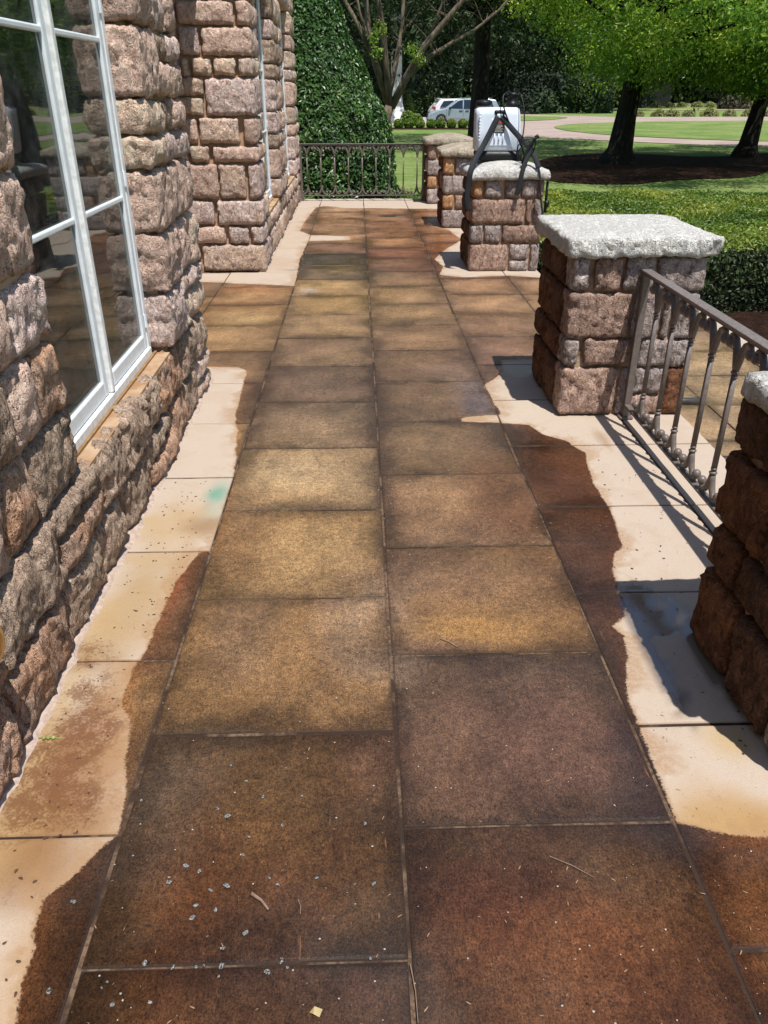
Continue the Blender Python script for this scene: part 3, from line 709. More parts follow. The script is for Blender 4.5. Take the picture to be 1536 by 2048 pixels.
# far wing side wall
rows = list(zip(RZ[:-1], RZ[1:])); J = {}
for i, (z0, z1) in enumerate(rows):
    ys = max([v[2] for v in sidedep.values() if v[0]-.02 <= z0+.03 <= v[1]] or [8.4])
    names = ['grey','tan','cream','lowgrey'] if i < 2 else HI
    k = dict(res=.026, amp=.010, bulge=.024, r=.028)
    if i < 2:
        fill(ys, 13.88, z0, z1, names, .3, .6, **k)
    else:
        lo = max(z0, WZ0) if i == 2 else z0
        for ja, jb in ((10.083, random.uniform(10.3, 10.45)), (12.823, random.uniform(13.0, 13.2))):
            jm = HS[random.choice(names)]
            stone(house, (WX-.13, ja, lo+.006), (HX+.006, jb, z1-.006), jm, res=.026, r=.02, amp=.009, bulge=.014, face=['+x'], skip=('-x',)); J[(i, round(ja))] = jb
        if ys < 8.60: fill(ys, 8.71, lo, z1, names, .1, .3, **k)
        for (a, b) in ((10.09, 11.41), (12.83, 13.88)):
            fill(J[(i, round(a))], b, lo, z1, names, .2, .4, **k)
    if i == 1: pass
# white caulked fillet at the wall foot
FIL = mat_plain('pale_mortar_fillet', alb((240,214,196)), .8, 0, .1, 60, .5, .004)
def fillet(y0, y1, x, amp=.010):
    n = int((y1-y0)/.015); Y = np.linspace(y0, y1, n); q = fbm(np.c_[Y*14, Y*0, Y*0], 4, 5)
    V = []; F = []
    for i in range(n):
        o = x+.012+amp*q[i]
        V += [(x-.05, Y[i], .012), (o-.01, Y[i], .009), (o, Y[i], .0005)]
    for i in range(n-1):
        a = i*3; F += [(a, a+1, a+4, a+3), (a+1, a+2, a+5, a+4)]
    me = mesh_np('mortar_fillet', V, F, FIL, False)
    if me.polygons[0].normal.z < 0: me.flip_normals()
    link('mortar_fillet', me, house)
fillet(.2, 4.76, HX-.002); fillet(8.03, 13.9, HX-.004, .008)

# windows
WHITE = mat_plain('window_white_paint', (.74,.80,.84,1), .38, 0, .04, 20, .1, .001)
WORN = mat_plain('window_white_worn', (.80,.82,.81,1), .55, 0, .08, 40, .2, .001)
t = NT('window_glass'); 
gl = t.n('BsdfGlossy'); gl.inputs['Roughness'].default_value = .015; gl.inputs['Color'].default_value = (.95, .97, .97, 1)
tr = t.n('BsdfTransparent'); tr.inputs['Color'].default_value = (.50, .56, .54, 1)
fr = t.n('Fresnel'); fr.inputs['IOR'].default_value = 1.62
gp = t.n('NewGeometry').outputs['Position']; bn = t.bump(t.noise(gp, 2.0, 2), .12, .02); t.l(bn, gl.inputs['Normal'])
ms = t.n('MixShader'); t.l(t.math('ADD', t.math('MULTIPLY', fr.outputs[0], .85), .06), ms.inputs[0]); t.l(tr.outputs[0], ms.inputs[1]); t.l(gl.outputs[0], ms.inputs[2])
df = t.n('BsdfDiffuse'); df.inputs['Color'].default_value = (.5, .52, .5, 1)
m2 = t.n('MixShader'); t.l(t.rng(t.noise(gp, 9, 5, .7), .35, .75, .02, .10), m2.inputs[0]); t.l(ms.outputs[0], m2.inputs[1]); t.l(df.outputs[0], m2.inputs[2])
t.l(m2.outputs[0], t.out.inputs['Surface']); GLASS = t.m
CURT = mat_plain('net_curtain', (.62,.64,.60,1), .9, 0, .05)
BRASS = mat_plain('brass', (.62,.42,.14,1), .3, .9, .05)
CAULK = mat_plain('ochre_caulk', alb((196,150,96)), .8)
def window(y0, y1, full=True):
    xf = -1.03
    w = link('window', None, house, (xf, (y0+y1)/2, WZ0)); w['_w'] = (xf, (y0+y1)/2, WZ0)
    w.empty_display_size = .1
    mb = MB(); d0 = xf-.09; fw = .045
    mb.box((d0, y0, WZ0), (xf, y0+fw, WZ1)); mb.box((d0, y1-fw, WZ0), (xf, y1, WZ1)); mb.box((d0, y0+fw, WZ1-fw), (xf, y1-fw, WZ1))
    bevel(part('frame', mb, WHITE, w), .004)
    mb = MB(); mb.box((d0, y0+fw, WZ0), (xf+.012, y1-fw, WZ0+.04)); bevel(part('sill', mb, WORN, w), .004)
    ym = (y0+y1)/2
    mb = MB(); mb.box((xf-.08, ym-.016, WZ0+.042), (xf+.012, ym+.016, WZ1-fw-.002)); bevel(part('mullion', mb, WORN, w), .006)
    for (a, b) in ((y0+fw+.003, ym-.021), (ym+.021, y1-fw-.003)):
        z0 = WZ0+.043; z1 = WZ1-fw-.003; sw = .046; xs = xf-.003
        mb = MB(); mb.box((xs-.045, a, z0), (xs, a+sw, z1)); mb.box((xs-.045, b-sw, z0), (xs, b, z1)); mb.box((xs-.045, a+sw, z0), (xs, b-sw, z0+.065)); mb.box((xs-.045, a+sw, z1-sw), (xs, b-sw, z1))
        bevel(part('sash', mb, WHITE, w), .007, 2)
        for zm in (1.175, 1.775, 2.3):
            mb = MB(); mb.box((xs-.030, a+sw-.003, zm-.011), (xs-.002, b-sw+.003, zm+.011)); bevel(part('muntin', mb, WHITE, w), .006, 2)
        zs = [z0+.065, 1.175, 1.775, 2.3, z1-sw]
        for k in range(4):
            mb = MB(); mb.box((xs-.018, a+sw-.004, zs[k]), (xs-.013, b-sw+.004, zs[k+1]))
            part('pane', mb, GLASS, w)
        for zh in (.62, 1.25, 1.9):
            mb = MB(); e_ = b if b > ym+.1 else a
            mb.tube([(xs+.004, e_-.0 if b > ym+.1 else e_, zh-.03), (xs+.004, e_, zh+.03)], .006, 6); part('hinge', mb, WHITE, w)
    # curtain
    V = []; F = []; ys = np.linspace(y0+.12, y0+.62, 40)
    for y in ys:
        xx = -1.32+.03*math.sin(y*48)+.012*math.sin(y*111); V += [(xx, y, .3), (xx, y, 2.6)]
    for i in range(39): F.append((2*i, 2*i+2, 2*i+3, 2*i+1))
    link('curtain', mesh_np('curtain', V, F, CURT, True), w)
    # stone sill ledge of mortar with caulk line
    mb = MB(); mb.box((xf-.02, y0-.005, WZ0-.03), (HX-.015, y1+.005, WZ0-.004)); part('sill_ledge', mb, SILLM, house)
    mb = MB(); mb.box((xf+.013, y0, WZ0-.003), (xf+.024, y1, WZ0+.006)); part('caulk_line', mb, CAULK, house)
t = NT('sill_mortar'); v = t.coord(False)
c = t.mix(t.rng(t.noise(v, 5, 4), .4, .6), alb((238,206,170)), alb((206,160,118)))
SILLM = t.fin(c, .85, t.bump(t.noise(v, 90, 4), .5, .004), .2)
for (a, b) in WINS: window(a, b)
# brass fitting at the left
wf = empty('wall_fitting', (-.875, 1.515, .44), 'round golden brass fitting on the dark stones low at the left edge', 'wall fitting')
mb = MB(); mb.tube([(-.93, 1.515, .44), (-.90, 1.515, .44), (-.895, 1.515, .44)], [.02, .02, .02], 12); part('stem', mb, BRASS, wf)
mb = MB(); mb.tube([(-.895, 1.515, .44), (-.885, 1.515, .44), (-.872, 1.515, .44), (-.868, 1.515, .44)], [.03, .046, .046, .03], 20); part('cover', mb, BRASS, wf, True)

# ------------------------------------------------------------------ stone piers
PR = {'g': 'pgrey', 'b': 'pbrown', 'r': 'prust_shade', 'o': 'porange', 'd': 'pbrown_shade'}
PB=[(1.096,1.180,0.683,0.853),(1.201,1.348,0.681,0.853),(1.357,1.516,0.681,0.851),(1.524,1.75,0.679,0.851),(1.095,1.418,0.434,0.673),(1.426,1.582,0.432,0.671),(1.591,1.638,0.431,0.671),(1.647,1.77,0.430,0.671),(1.087,1.170,0.284,0.431),(1.192,1.474,0.282,0.429),(1.488,1.77,0.279,0.427),(1.085,1.399,0.007,0.274),(1.408,1.475,0.005,0.272),(1.481,1.651,0.127,0.270),(1.481,1.655,0.005,0.120),(1.662,1.774,0.001,0.272)]
PC=[(1.095,1.188,0.683,0.84),(1.204,1.369,0.682,0.84),(1.393,1.545,0.681,0.84),(1.554,1.709,0.681,0.84),(1.714,1.77,0.680,0.84),(1.095,1.603,0.446,0.674),(1.613,1.676,0.446,0.673),(1.689,1.774,0.446,0.673),(1.095,1.210,0.270,0.437),(1.222,1.389,0.270,0.436),(1.401,1.778,0.270,0.435),(1.095,1.466,0.004,0.260),(1.482,1.675,0.114,0.260),(1.482,1.679,0.004,0.104),(1.690,1.78,0.002,0.260)]
PD=[(1.095,1.218,0.645,0.84),(1.235,1.391,0.644,0.84),(1.40,1.76,.644,.84),(1.095,1.390,0.415,0.634),(1.40,1.76,.415,.634),(1.095,1.231,0.234,0.405),(1.240,1.40,0.234,0.405),(1.41,1.76,.234,.405),(1.095,1.42,0.002,0.224),(1.43,1.76,.002,.224)]
def pier(yf, yb, front, cols, side_cols, label, captype, capm, near, capz=(.86, .95), ov=(.05, .045)):
    p = empty('stone_pier', (1.43, (yf+yb)/2, 0), label, 'pier', 'stone piers along the terrace edge')
    x0, x1 = 1.09, 1.775
    mb = MB(); mb.box((x0+.03, yf+.03, -.004), (x1-.03, yb-.03, .862)); part('mortar_core', mb, MORTP, p)
    rs = .014 if near else .03
    zrows = sorted(set((round(f_[2], 1)) for f_ in front))
    bands = {}
    for i, (a, b, z0, z1) in enumerate(front):
        left = a < 1.14; right = b > 1.74
        aa = x0 if left else a+.004; bb = x1 if right else b-.004
        dep = .16 if (left or right) else .1
        stone(p, (aa, yf, z0+.004), (bb, yf+dep, z1-.002), HS[PR[cols[i]]], res=rs, r=.016, amp=.0065, bulge=.008, face=['-y'], skip=('+y',), freq=18)
        if left: bands[(z0, z1)] = 1
    zb = [(0.002, .272), (.278, .432), (.438, .672), (.68, .852)]
    for j, (z0, z1) in enumerate(zb):      # side faces, stone colours darkened for their shade, and back
        ys = [yf+.165, yf+.165+(yb-yf-.17)*[.5, .62, .42, .55][j], yb]
        for k in range(2):
            for (sx0, sx1, sk) in ((x0-.004, x0+.08, '+x'), (x1-.08, x1+.004, '-x')):
                stone(p, (sx0, ys[k]+.011, z0+.008), (sx1, ys[k+1]-.011 if k == 0 else yb, z1-.009), HS[PR[side_cols[(j*2+k) % len(side_cols)]]], res=rs*1.15, r=.018, amp=.008, bulge=.012, face=['-x' if sk == '+x' else '+x'], skip=(sk,), freq=14)
        stone(p, (x0+.085, yb-.08, z0+.004), (1.42, yb+.003, z1-.003), HS[PR['g']], res=rs*2, r=.018, amp=.007, skip=('-y',))
        stone(p, (1.43, yb-.08, z0+.004), (x1-.085, yb+.003, z1-.003), HS[PR['b']], res=rs*2, r=.018, amp=.007, skip=('-y',))
    # cap slab
    a = np.array((x0-ov[0], yf-.045, capz[0])); b = np.array((x1+.04, yb+ov[1], capz[1]))
    me, c = block_mesh('cap', a, b, capm, res=rs*1.1, r=.022, amp=.0065, seed=int(yf*100), freq=16)
    n = len(me.vertices); co = np.empty(n*3, np.float32); me.vertices.foreach_get('co', co); co = co.reshape(-1, 3)
    u = co[:, 0]/((b-a)[0]/2); w_ = co[:, 1]/((b-a)[1]/2); top = co[:, 2] > 0
    dome = np.clip(1-np.maximum(np.abs(u), np.abs(w_)*.9), 0, 1)
    if captype == 'dome': co[:, 2] += top*(.075*np.clip((1-u*u), 0, 1)*np.clip((1-w_*w_), 0, 1)**.5)
    else: co[:, 2] += top*.012*np.clip(dome*2, 0, 1)
    me.vertices.foreach_set('co', co.ravel()); me.update()
    link('cap', me, p, c)
    return p
pier(1.42, 2.10, PB, 'gbgggbggbgggbggb', 'drdrdrdd', 'nearest stone pier, rust-brown left side with shade painted in, cut off by the right edge of the photo', 'flat', CAPM, True, (.835, .910), (.03, -.01))
pier(4.06, 4.80, PB, 'gbggbggggbgbggbr', 'drrddrdd', 'stone pier with white slab cap at the far end of the near railing', 'flat', CAPM, True, (.858, .952))
pier(7.98, 8.70, PC, 'ogggbbbgggbbgggo'[:15], 'drdrbrdr', 'stone pier carrying the white backpack sprayer', 'dome', CAPM, False, (.845, .925))
pier(10.75, 11.45, PD, 'oggggobggg', 'drdrbrdr', 'middle stone pier partly hidden behind the sprayer pier', 'dome', CAPM2, False, (.845, .925))
pier(13.2, 13.9, PD, 'bogggobggg', 'drdrbrdr', 'farthest stone pier where the end railing is fixed', 'dome', CAPM2, False, (.845, .925))

# ------------------------------------------------------------------ iron railings
IRON = mat_plain('grey_brown_iron', alb((150,136,130), .46), .42, .0, .10, 40, .3, .002)
IRON2 = mat_plain('grey_brown_iron_top', alb((158,146,142), .50), .40, .0, .12, 60, .25, .002)
def baluster_mesh():
    mb = MB(); H0, H1 = .20, .63
    n = 8
    mb.tube([(0,0,H0), (0,0,H1)], .0105, 8)
    for a in range(4):
        an = a*math.pi/2+.78; mb.tube([(.0095*math.cos(an), .0095*math.sin(an), H0+.01), (.0095*math.cos(an), .0095*math.sin(an), H1-.01)], .0034, 4)
    for z in (H0, H1):
        for dz, r in ((-.018, .0145), (0, .0185), (.018, .0145)): mb.ball((0, 0, z+dz), r, 8, .45)
    for s in (-1, 1):
        lo = [(0, 0, H0), (.006*s, 0, .17), (.018*s, 0, .135), (.038*s, 0, .108), (.060*s, 0, .098), (.078*s, 0, .104), (.086*s, 0, .118)]
        mb.tube([(0, p[0], p[2]) for p in lo], [.012, .014, .015, .013, .0115, .010, .009], 8)
        mb.ball((0, .082*s, .126), .020, 10)
        hi = [(0, 0, H1), (.008*s, 0, .665), (.022*s, 0, .71), (.044*s, 0, .748), (.068*s, 0, .762), (.086*s, 0, .755), (.094*s, 0, .738)]
        mb.tube([(0, p[0], p[2]) for p in hi], [.012, .015, .016, .014, .012, .010, .009], 8)
        mb.ball((0, .088*s, .726), .020, 10, 1.15)
    return mb.mesh('baluster', IRON, True)
BAL = baluster_mesh()
def railing(name, base, ax, L, pos, posts, label, fine=True):
    r = empty(name, base, label, 'railing', 'wrought iron railings'); b = Vector(base)
    rot = 0 if ax == 'y' else math.pi/2
    def pt(u, w, z): return (b.x+w, b.y+u, z) if ax == 'y' else (b.x+u, b.y+w, z)
    def bar(nm, u0, u1, hw, z0, z1, m, bw=.003):
        p0, p1 = pt(u0, -hw, z0), pt(u1, hw, z1)
        mb = MB(); mb.box(tuple(min(a, c) for a, c in zip(p0, p1)), tuple(max(a, c) for a, c in zip(p0, p1))); return bevel(part(nm, mb, m, r), bw)
    bar('top_rail', 0, L, .026, .785, .797, IRON2); bar('top_rail_core', .005, L-.005, .010, .768, .784, IRON)
    bar('bottom_rail', .005, L-.005, .017, .07, .084, IRON)
    for u in posts:
        bar('post', u-.018, u+.018, .018, .004, .7845, IRON); bar('post_foot', u-.035, u+.035, .035, .002, .014, IRON)
    for u in pos:
        o = link('baluster', BAL, r, pt(u, 0, 0)); o.rotation_euler = (0, 0, 0 if ax == 'y' else math.pi/2)
    return r
railing('iron_railing', (1.455, 2.16, 0), 'y', 1.89, [2.90-2.16+.2265*k-.453 for k in range(9) if 2.90+.2265*k-.453 < 4.0 and 2.9+.2265*k-.453 > 2.2], [1.865], 'iron railing with scrolled balusters between the two nearest piers')
fr_ = railing('iron_railing', (-.925, 13.66, 0), 'x', 2.0, [.12+.2195*k for k in range(9)], [.02, 1.975], 'iron railing closing the far end of the terrace in front of the big glossy shrub')
fr_.scale = (1, 1, 1.06)

# drain pipes on the terrace edge
PIPE = mat_plain('dull_black_pipe', (.05,.048,.046,1), .45, .3)
for (y, L, lab) in ((4.62, .36, 'short dark drain pipe sticking out beside the base of the white capped pier'), (3.72, .42, 'dark drain pipe below the railing nearer the right edge')):
    p = empty('drain_pipe', (1.78, y, -.12), lab, 'pipe', 'drain pipes'); mb = MB()
    mb.tube([(1.775, y, -.12), (1.785+L, y, -.135), (1.79+L, y, -.136)], [.024, .024, .018], 12); part('pipe', mb, PIPE, p, True)
    mb = MB(); mb.tube([(1.79, y, -.12), (1.81, y, -.121)], .031, 12); part('collar', mb, PIPE, p)

# ------------------------------------------------------------------ foliage
def leafmat(name, c1, c2, c3, rough=.4, trans=.35, spec=.5):
    t = NT(name); a = t.attr('v')
    c = t.mix(t.rng(a, 0, .5, 0, 1, False), c1, c2); c = t.mix(t.rng(a, .5, 1, 0, 1, False), c, c3)
    t.fin(c, rough, None, spec)
    tl = t.n('BsdfTranslucent'); t.l(t.mix(1.0, c, (1.25,1.35,.6,1), 'MULTIPLY'), tl.inputs['Color'])
    ms = t.n('MixShader'); ms.inputs[0].default_value = trans; t.l(t.b.outputs[0], ms.inputs[1]); t.l(tl.outputs[0], ms.inputs[2])
    t.l(ms.outputs[0], t.out.inputs['Surface']); return t.m
def leaves(name, P, N, size, mat, asp=.5, jitter=.6, var=None, curl=.18):
    n = len(P); N = N + rng.normal(0, jitter, (n, 3)); N /= np.linalg.norm(N, axis=1, keepdims=True)+1e-9
    T = rng.normal(0, 1, (n, 3)); T -= N*np.sum(T*N, 1, keepdims=True); T /= np.linalg.norm(T, axis=1, keepdims=True)+1e-9
    B = np.cross(N, T)
    s = (size if np.ndim(size) else np.full(n, size))*rng.uniform(.65, 1.3, n); s = s[:, None]
    V = np.stack([P-T*s*.5, P+B*s*asp*.5+N*s*curl, P+T*s*.5, P-B*s*asp*.5+N*s*curl], 1).reshape(-1, 3)
    i = np.arange(n)*4
    F = np.concatenate([np.c_[i, i+2, i+1][:, ::-1], np.c_[i, i+3, i+2][:, ::-1]])
    v = rng.uniform(0, 1, n) if var is None else np.clip(var+rng.normal(0, .15, n), 0, 1)
    return mesh_np(name, V, F, mat, False, dict(v=np.repeat(v, 4)))
def dirs(n):
    d = rng.normal(0, 1, (n, 3)); return d/np.linalg.norm(d, axis=1, keepdims=True)

HOLLY = leafmat('glossy_dark_leaves', (.03,.08,.022,1), (.07,.15,.035,1), (.20,.30,.07,1), .40, .2, .5)
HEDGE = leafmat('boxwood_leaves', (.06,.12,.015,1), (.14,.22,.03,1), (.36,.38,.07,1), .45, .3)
HEDGE_SHADE = leafmat('boxwood_shaded_side', (.010,.022,.005,1), (.022,.042,.008,1), (.05,.08,.015,1), .6, .1)  # same leaves darkened, painting the shade on the hedge sides
TREEL = leafmat('bright_tree_leaves', (.07,.16,.025,1), (.22,.36,.05,1), (.52,.60,.14,1), .45, .45)
TREED = leafmat('dark_tree_leaves', (.008,.02,.006,1), (.016,.038,.009,1), (.05,.085,.02,1), .7, .1)
TREEM = leafmat('wood_edge_leaves', (.012,.032,.010,1), (.028,.062,.016,1), (.08,.14,.03,1), .6, .15)
LIRI = leafmat('ground_cover_leaves', (.05,.13,.02,1), (.12,.22,.03,1), (.25,.34,.06,1), .4, .3)
BALLM = leafmat('box_ball_leaves', (.06,.13,.015,1), (.13,.22,.025,1), (.26,.34,.05,1), .45, .3)
TUFT = leafmat('olive_tuft_leaves', (.18,.19,.08,1), (.28,.29,.12,1), (.42,.40,.18,1), .6, .3)
MAROON = leafmat('brownish_bush_leaves', (.05,.045,.03,1), (.09,.08,.05,1), (.14,.12,.07,1), .6, .2)
def bark(name, a, b, s=1):
    t = NT(name); v = t.n('NewGeometry').outputs['Position']
    n = t.noise(t.map(v, (1,1,.18)), 14*s, 6, .75, .5)
    return t.fin(t.mix(t.rng(n, .35, .65), a, b), .9, t.bump(n, 1, .04), .15)
BARKD = bark('dark_bark', (.008,.007,.006,1), (.03,.026,.022,1)); BARKP = bark('smooth_pale_bark', alb((120,104,88)), alb((176,160,140)), .8)

# big conical glossy shrub at the end of the terrace
sh = empty('conical_shrub', (-1.0, 16.4, GZ), 'tall conical glossy dark green shrub behind the far railing', 'shrub')
n = 62000; h = 5.4
th = rng.uniform(0, 2*math.pi, n); zf = rng.uniform(0, 1, n)**1.3
prof = lambda z: np.interp(z*h, [0,.45,1.24,1.65,2.3,3.0,3.6,4.4,5.4], [1.9,1.95,1.92,1.80,1.48,1.08,.85,.5,.03])
lump = 1+.055*fbm(np.c_[np.cos(th)*3, np.sin(th)*3, zf*14], 3, 2)
dep = np.abs(rng.normal(0, .055, n))+rng.uniform(0, .03, n)
R_ = prof(zf)*lump - dep
P = np.c_[-1.15+R_*np.cos(th), 16.4+R_*np.sin(th), GZ+zf*h]
N = np.c_[np.cos(th), np.sin(th), np.full(n, .6)]
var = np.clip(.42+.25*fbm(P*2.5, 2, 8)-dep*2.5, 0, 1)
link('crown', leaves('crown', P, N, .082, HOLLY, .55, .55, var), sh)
mb = MB(); mb.lathe((-1.15, 16.4, GZ), [(1.7, .15), (1.7, 1.2), (1.5, 1.8), (1.2, 2.4), (.8, 3.1), (.5, 3.8), (.1, 5.0)], 20); part('shade_core', mb, mat_plain('shrub_inner_shade', (.010,.016,.007,1), 1), sh)  # solid near-black core paints the shade inside the shrub
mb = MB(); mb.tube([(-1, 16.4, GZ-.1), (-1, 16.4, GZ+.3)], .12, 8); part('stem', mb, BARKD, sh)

# clipped boxwood hedge on the right
def leafbox(name, x0, x1, y0, y1, z0, z1, n, size, mat, r=.12, wob=.05, seed=1):
    A = [(x1-x0)*(y1-y0), (x1-x0)*(z1-z0), (y1-y0)*(z1-z0), (y1-y0)*(z1-z0)]; A = np.array(A)/sum(A)
    f = rng.choice(4, n, p=A); a, b = rng.uniform(0, 1, n), rng.uniform(0, 1, n)
    P = np.zeros((n, 3)); N = np.zeros((n, 3))
    k = f == 0; P[k] = np.c_[x0+a*(x1-x0), y0+b*(y1-y0), np.full(n, z1)][k]; N[k] = (0, 0, 1)
    k = f == 1; P[k] = np.c_[x0+a*(x1-x0), np.full(n, y0), z0+b*(z1-z0)][k]; N[k] = (0, -1, .15)
    k = f == 2; P[k] = np.c_[np.full(n, x0), y0+a*(y1-y0), z0+b*(z1-z0)][k]; N[k] = (-1, 0, .15)
    k = f == 3; P[k] = np.c_[np.full(n, x1), y0+a*(y1-y0), z0+b*(z1-z0)][k]; N[k] = (1, 0, .15)
    h = np.array([(x1-x0)/2, (y1-y0)/2, z1-z0]); c = np.array([(x0+x1)/2, (y0+y1)/2, z0])
    q = P-c; qc = np.clip(q, -(h-r), h-r); qc[:, 2] = np.minimum(q[:, 2], h[2]-r); d = q-qc; L = np.linalg.norm(d, axis=1, keepdims=True)
    m = L[:, 0] > 1e-6; nn = d/np.where(L > 1e-6, L, 1); q = np.where(m[:, None], qc+nn*r, q)
    P = q+c; off = wob*fbm(P*2.6, 3, seed) - np.abs(rng.normal(0, .045, n)); P += nn*off[:, None]
    return P, np.where(m[:, None], nn, N)
hedge = empty('boxwood_hedge', (5.6, 11, GZ), 'long clipped yellow-green boxwood hedge at the right beyond the piers', 'hedge')
P, N = leafbox('h', 1.98, 9.5, 8.45, 13.2, GZ-.02, .21, 100000, .04, HEDGE, .42, .05)
var = np.clip(.5+.45*fbm(P*1.1, 3, 14), 0, 1)
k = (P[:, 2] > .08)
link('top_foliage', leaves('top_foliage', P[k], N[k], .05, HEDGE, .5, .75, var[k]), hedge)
link('side_foliage', leaves('side_foliage', P[~k], N[~k], .055, HEDGE_SHADE, .5, .75, var[~k]), hedge)
mb = MB(); mb.box((2.15, 8.75, GZ+.05), (9.4, 12.9, .03)); part('shade_core', mb, mat_plain('hedge_inner_shade', (.014,.02,.008,1), 1), hedge)  # dark box stands in for shade within the hedge

# ground cover beyond the far railing
gx = rng.uniform(-.4, 2.2, 9000); gy = rng.uniform(14.1, 18.2, 9000)
P = np.c_[gx, gy, GZ+.1+.30*np.clip(.6+.6*vnoise(np.c_[gx*2.2, gy*2.2, gx*0], 3), 0, 1)*rng.uniform(.3, 1, 9000)]
o = link('ground_cover', leaves('ground_cover', P, np.tile((0,-.3,1.), (9000, 1)), .09, LIRI, .3, .8)); tag(o, 'low bright green ground cover below the far railing', 'ground cover', kind='stuff')

def clump_tree(name, label, base, tr, th_, cc, cr, nc, nl, ls, lm, bm, group, cs=.9, flat=.7, flare=1.9, low=None, seed=0, lean=(0, 0), limbs=14, asp=.45, dome=False, cut=None):
    e = empty(name, base, label, 'tree', group); b = Vector(base)
    mb = MB(); top = Vector((b.x*.6+cc[0]*.4, b.y*.8+cc[1]*.2, max(th_+1.6, cc[2]-cr[2]*.2)))
    pts = [b+Vector((0,0,-.15)), b+Vector((0,0,.1)), b+Vector((lean[0]*.15, 0, .45)), b+Vector((lean[0]*.4, lean[1]*.4, th_*.5)), b+Vector((lean[0], lean[1], th_)), top]
    mb.tube(pts, [tr*flare*1.15, tr*flare, tr*1.25, tr, tr*.9, tr*.35], 14)
    part('trunk', mb, bm, e, True)
    d = dirs(nc); rad = rng.uniform(.35, 1, nc)**.45
    K = np.array(cc)+d*rad[:, None]*np.array(cr)
    if dome:
        K[:, 2] = cc[2]+np.abs(K[:, 2]-cc[2]); m = nc//4
        K[:m] = np.c_[b.x+rng.normal(0, 2.6, m), b.y-1.0+rng.normal(0, 2.0, m), low+rng.uniform(-.55, .9, m)]
    if low is not None and not dome: K[:, 2] = np.maximum(K[:, 2], low+rng.uniform(0, .6, nc))
    if cut: K = K[~((K[:, 0] < cut[0]) & (K[:, 2] < cut[1]+.35*(cut[0]-K[:, 0])))]; nc = len(K)
    mb = MB(); st = b+Vector((lean[0], lean[1], th_))
    for k in range(limbs):
        tgt = Vector(K[-1-k]); mid = st.lerp(tgt, .5)+Vector((0, 0, .25)); s0 = st.lerp(top, random.uniform(0, .6))
        mb.tube([s0, mid, tgt], [tr*.30, tr*.16, tr*.04], 6)
    part('limbs', mb, bm, e, True)
    idx = np.repeat(np.arange(nc), nl); nn = nc*nl
    dd = dirs(nn); rr = rng.uniform(0, 1, nn)**.5
    s = cs*rng.uniform(.6, 1.25, nc)[idx]
    P = K[idx] + dd*(rr*s)[:, None]*np.array((1, 1, flat))
    N = dd*.8 + np.array((0, 0, .7))
    var = np.clip(.45+.3*rng.normal(0, 1, nc)[idx]+.35*dd[:, 2]*rr, 0, 1)
    link('crown', leaves('crown', P, N, ls, lm, asp, .6, var), e)
    return e
T2 = 'shade trees on the lawn'
clump_tree('shade_tree', 'shade tree with flared dark trunk and bright low crown, right of the sprayer', (8.95, 29.3, GZ), .34, 2.9, (9.4, 27.0, 2.9), (6.3, 8.2, 6.6), 620, 160, .15, TREEL, BARKD, T2, .95, .7, 1.9, 2.6, lean=(.25, 0), dome=True, cut=(7.3, 3.3))
clump_tree('shade_tree', 'shade tree with slimmer dark trunk at the right edge of the photo', (14.5, 31.8, GZ), .27, 2.7, (17.0, 29.0, 2.6), (6.8, 8.6, 6.6), 620, 160, .15, TREEL, BARKD, T2, .95, .7, 1.8, 2.2, lean=(.35, 0), dome=True)
clump_tree('shade_tree', 'tall shade tree whose black trunk rises behind the backpack sprayer', (5.35, 38.5, GZ), .36, 4.6, (5.0, 38.5, 9.0), (8.0, 7.0, 5.2), 300, 110, .24, TREED, BARKD, T2, 1.4, .7, 1.4, 4.0)
# crape myrtle
cm = empty('crape_myrtle', (.77, 19, GZ), 'multi-stemmed crape myrtle with smooth pale branches behind the conical shrub', 'tree')
BR_ = dict(b0=([(0.2,19.0,-.7),(0.38,19.000,0.1),(0.52,19.000,0.665),(0.62,19.000,1.008),(0.704,19.000,1.278)], .12, .10),
b1=([(0.704,19.000,1.278),(0.418,19.05,2.045),(0.266,19.1,2.673),(0.220,19.1,3.194),(0.187,19.1,3.864),(.1,19.2,5.2)], .085, .03),
b2=([(0.704,19.000,1.278),(0.607,18.9,2.136),(0.555,18.8,2.673),(0.454,18.7,3.194),(0.406,18.6,3.865),(.5,18.4,5.2)], .08, .03),
b3=([(0.747,19.000,1.25),(1.084,18.95,1.861),(1.442,18.9,2.408),(1.943,18.8,2.939),(2.189,18.8,3.199),(2.522,18.7,3.623),(3,18.5,4.6)], .085, .028),
b4=([(1.0,18.95,1.75),(1.552,19.1,2.210),(1.964,19.2,2.427),(2.473,19.2,2.677),(2.969,19.2,3.028),(3.6,19.3,3.7)], .05, .018),
b5=([(0.40,19.05,2.1),(0.041,19.2,2.804),(-0.207,19.3,3.193),(-0.495,19.4,3.697),(-.9,19.5,4.7)], .055, .02),
b6=([(1.442,18.9,2.408),(1.658,18.9,2.851),(1.780,18.9,3.198),(1.862,18.9,3.705)], .035, .014),
b7=([(0.66,19,1.35),(.85,19.2,2.1),(.98,19.3,2.8),(1.02,19.4,3.6),(1.1,19.5,5)], .06, .02),
b8=([(0.6,19,1.6),(.35,18.8,2.3),(.10,18.7,2.9),(-.05,18.6,3.6)], .045, .02))
for k_, (pts, r0, r1) in BR_.items():
    m_ = len(pts); mb = MB(); mb.tube(pts, [r0+(r1-r0)*i/(m_-1) for i in range(m_)], 10); part('trunk' if k_ == 'b0' else 'branch', mb, BARKP, cm, True)
mb = MB()
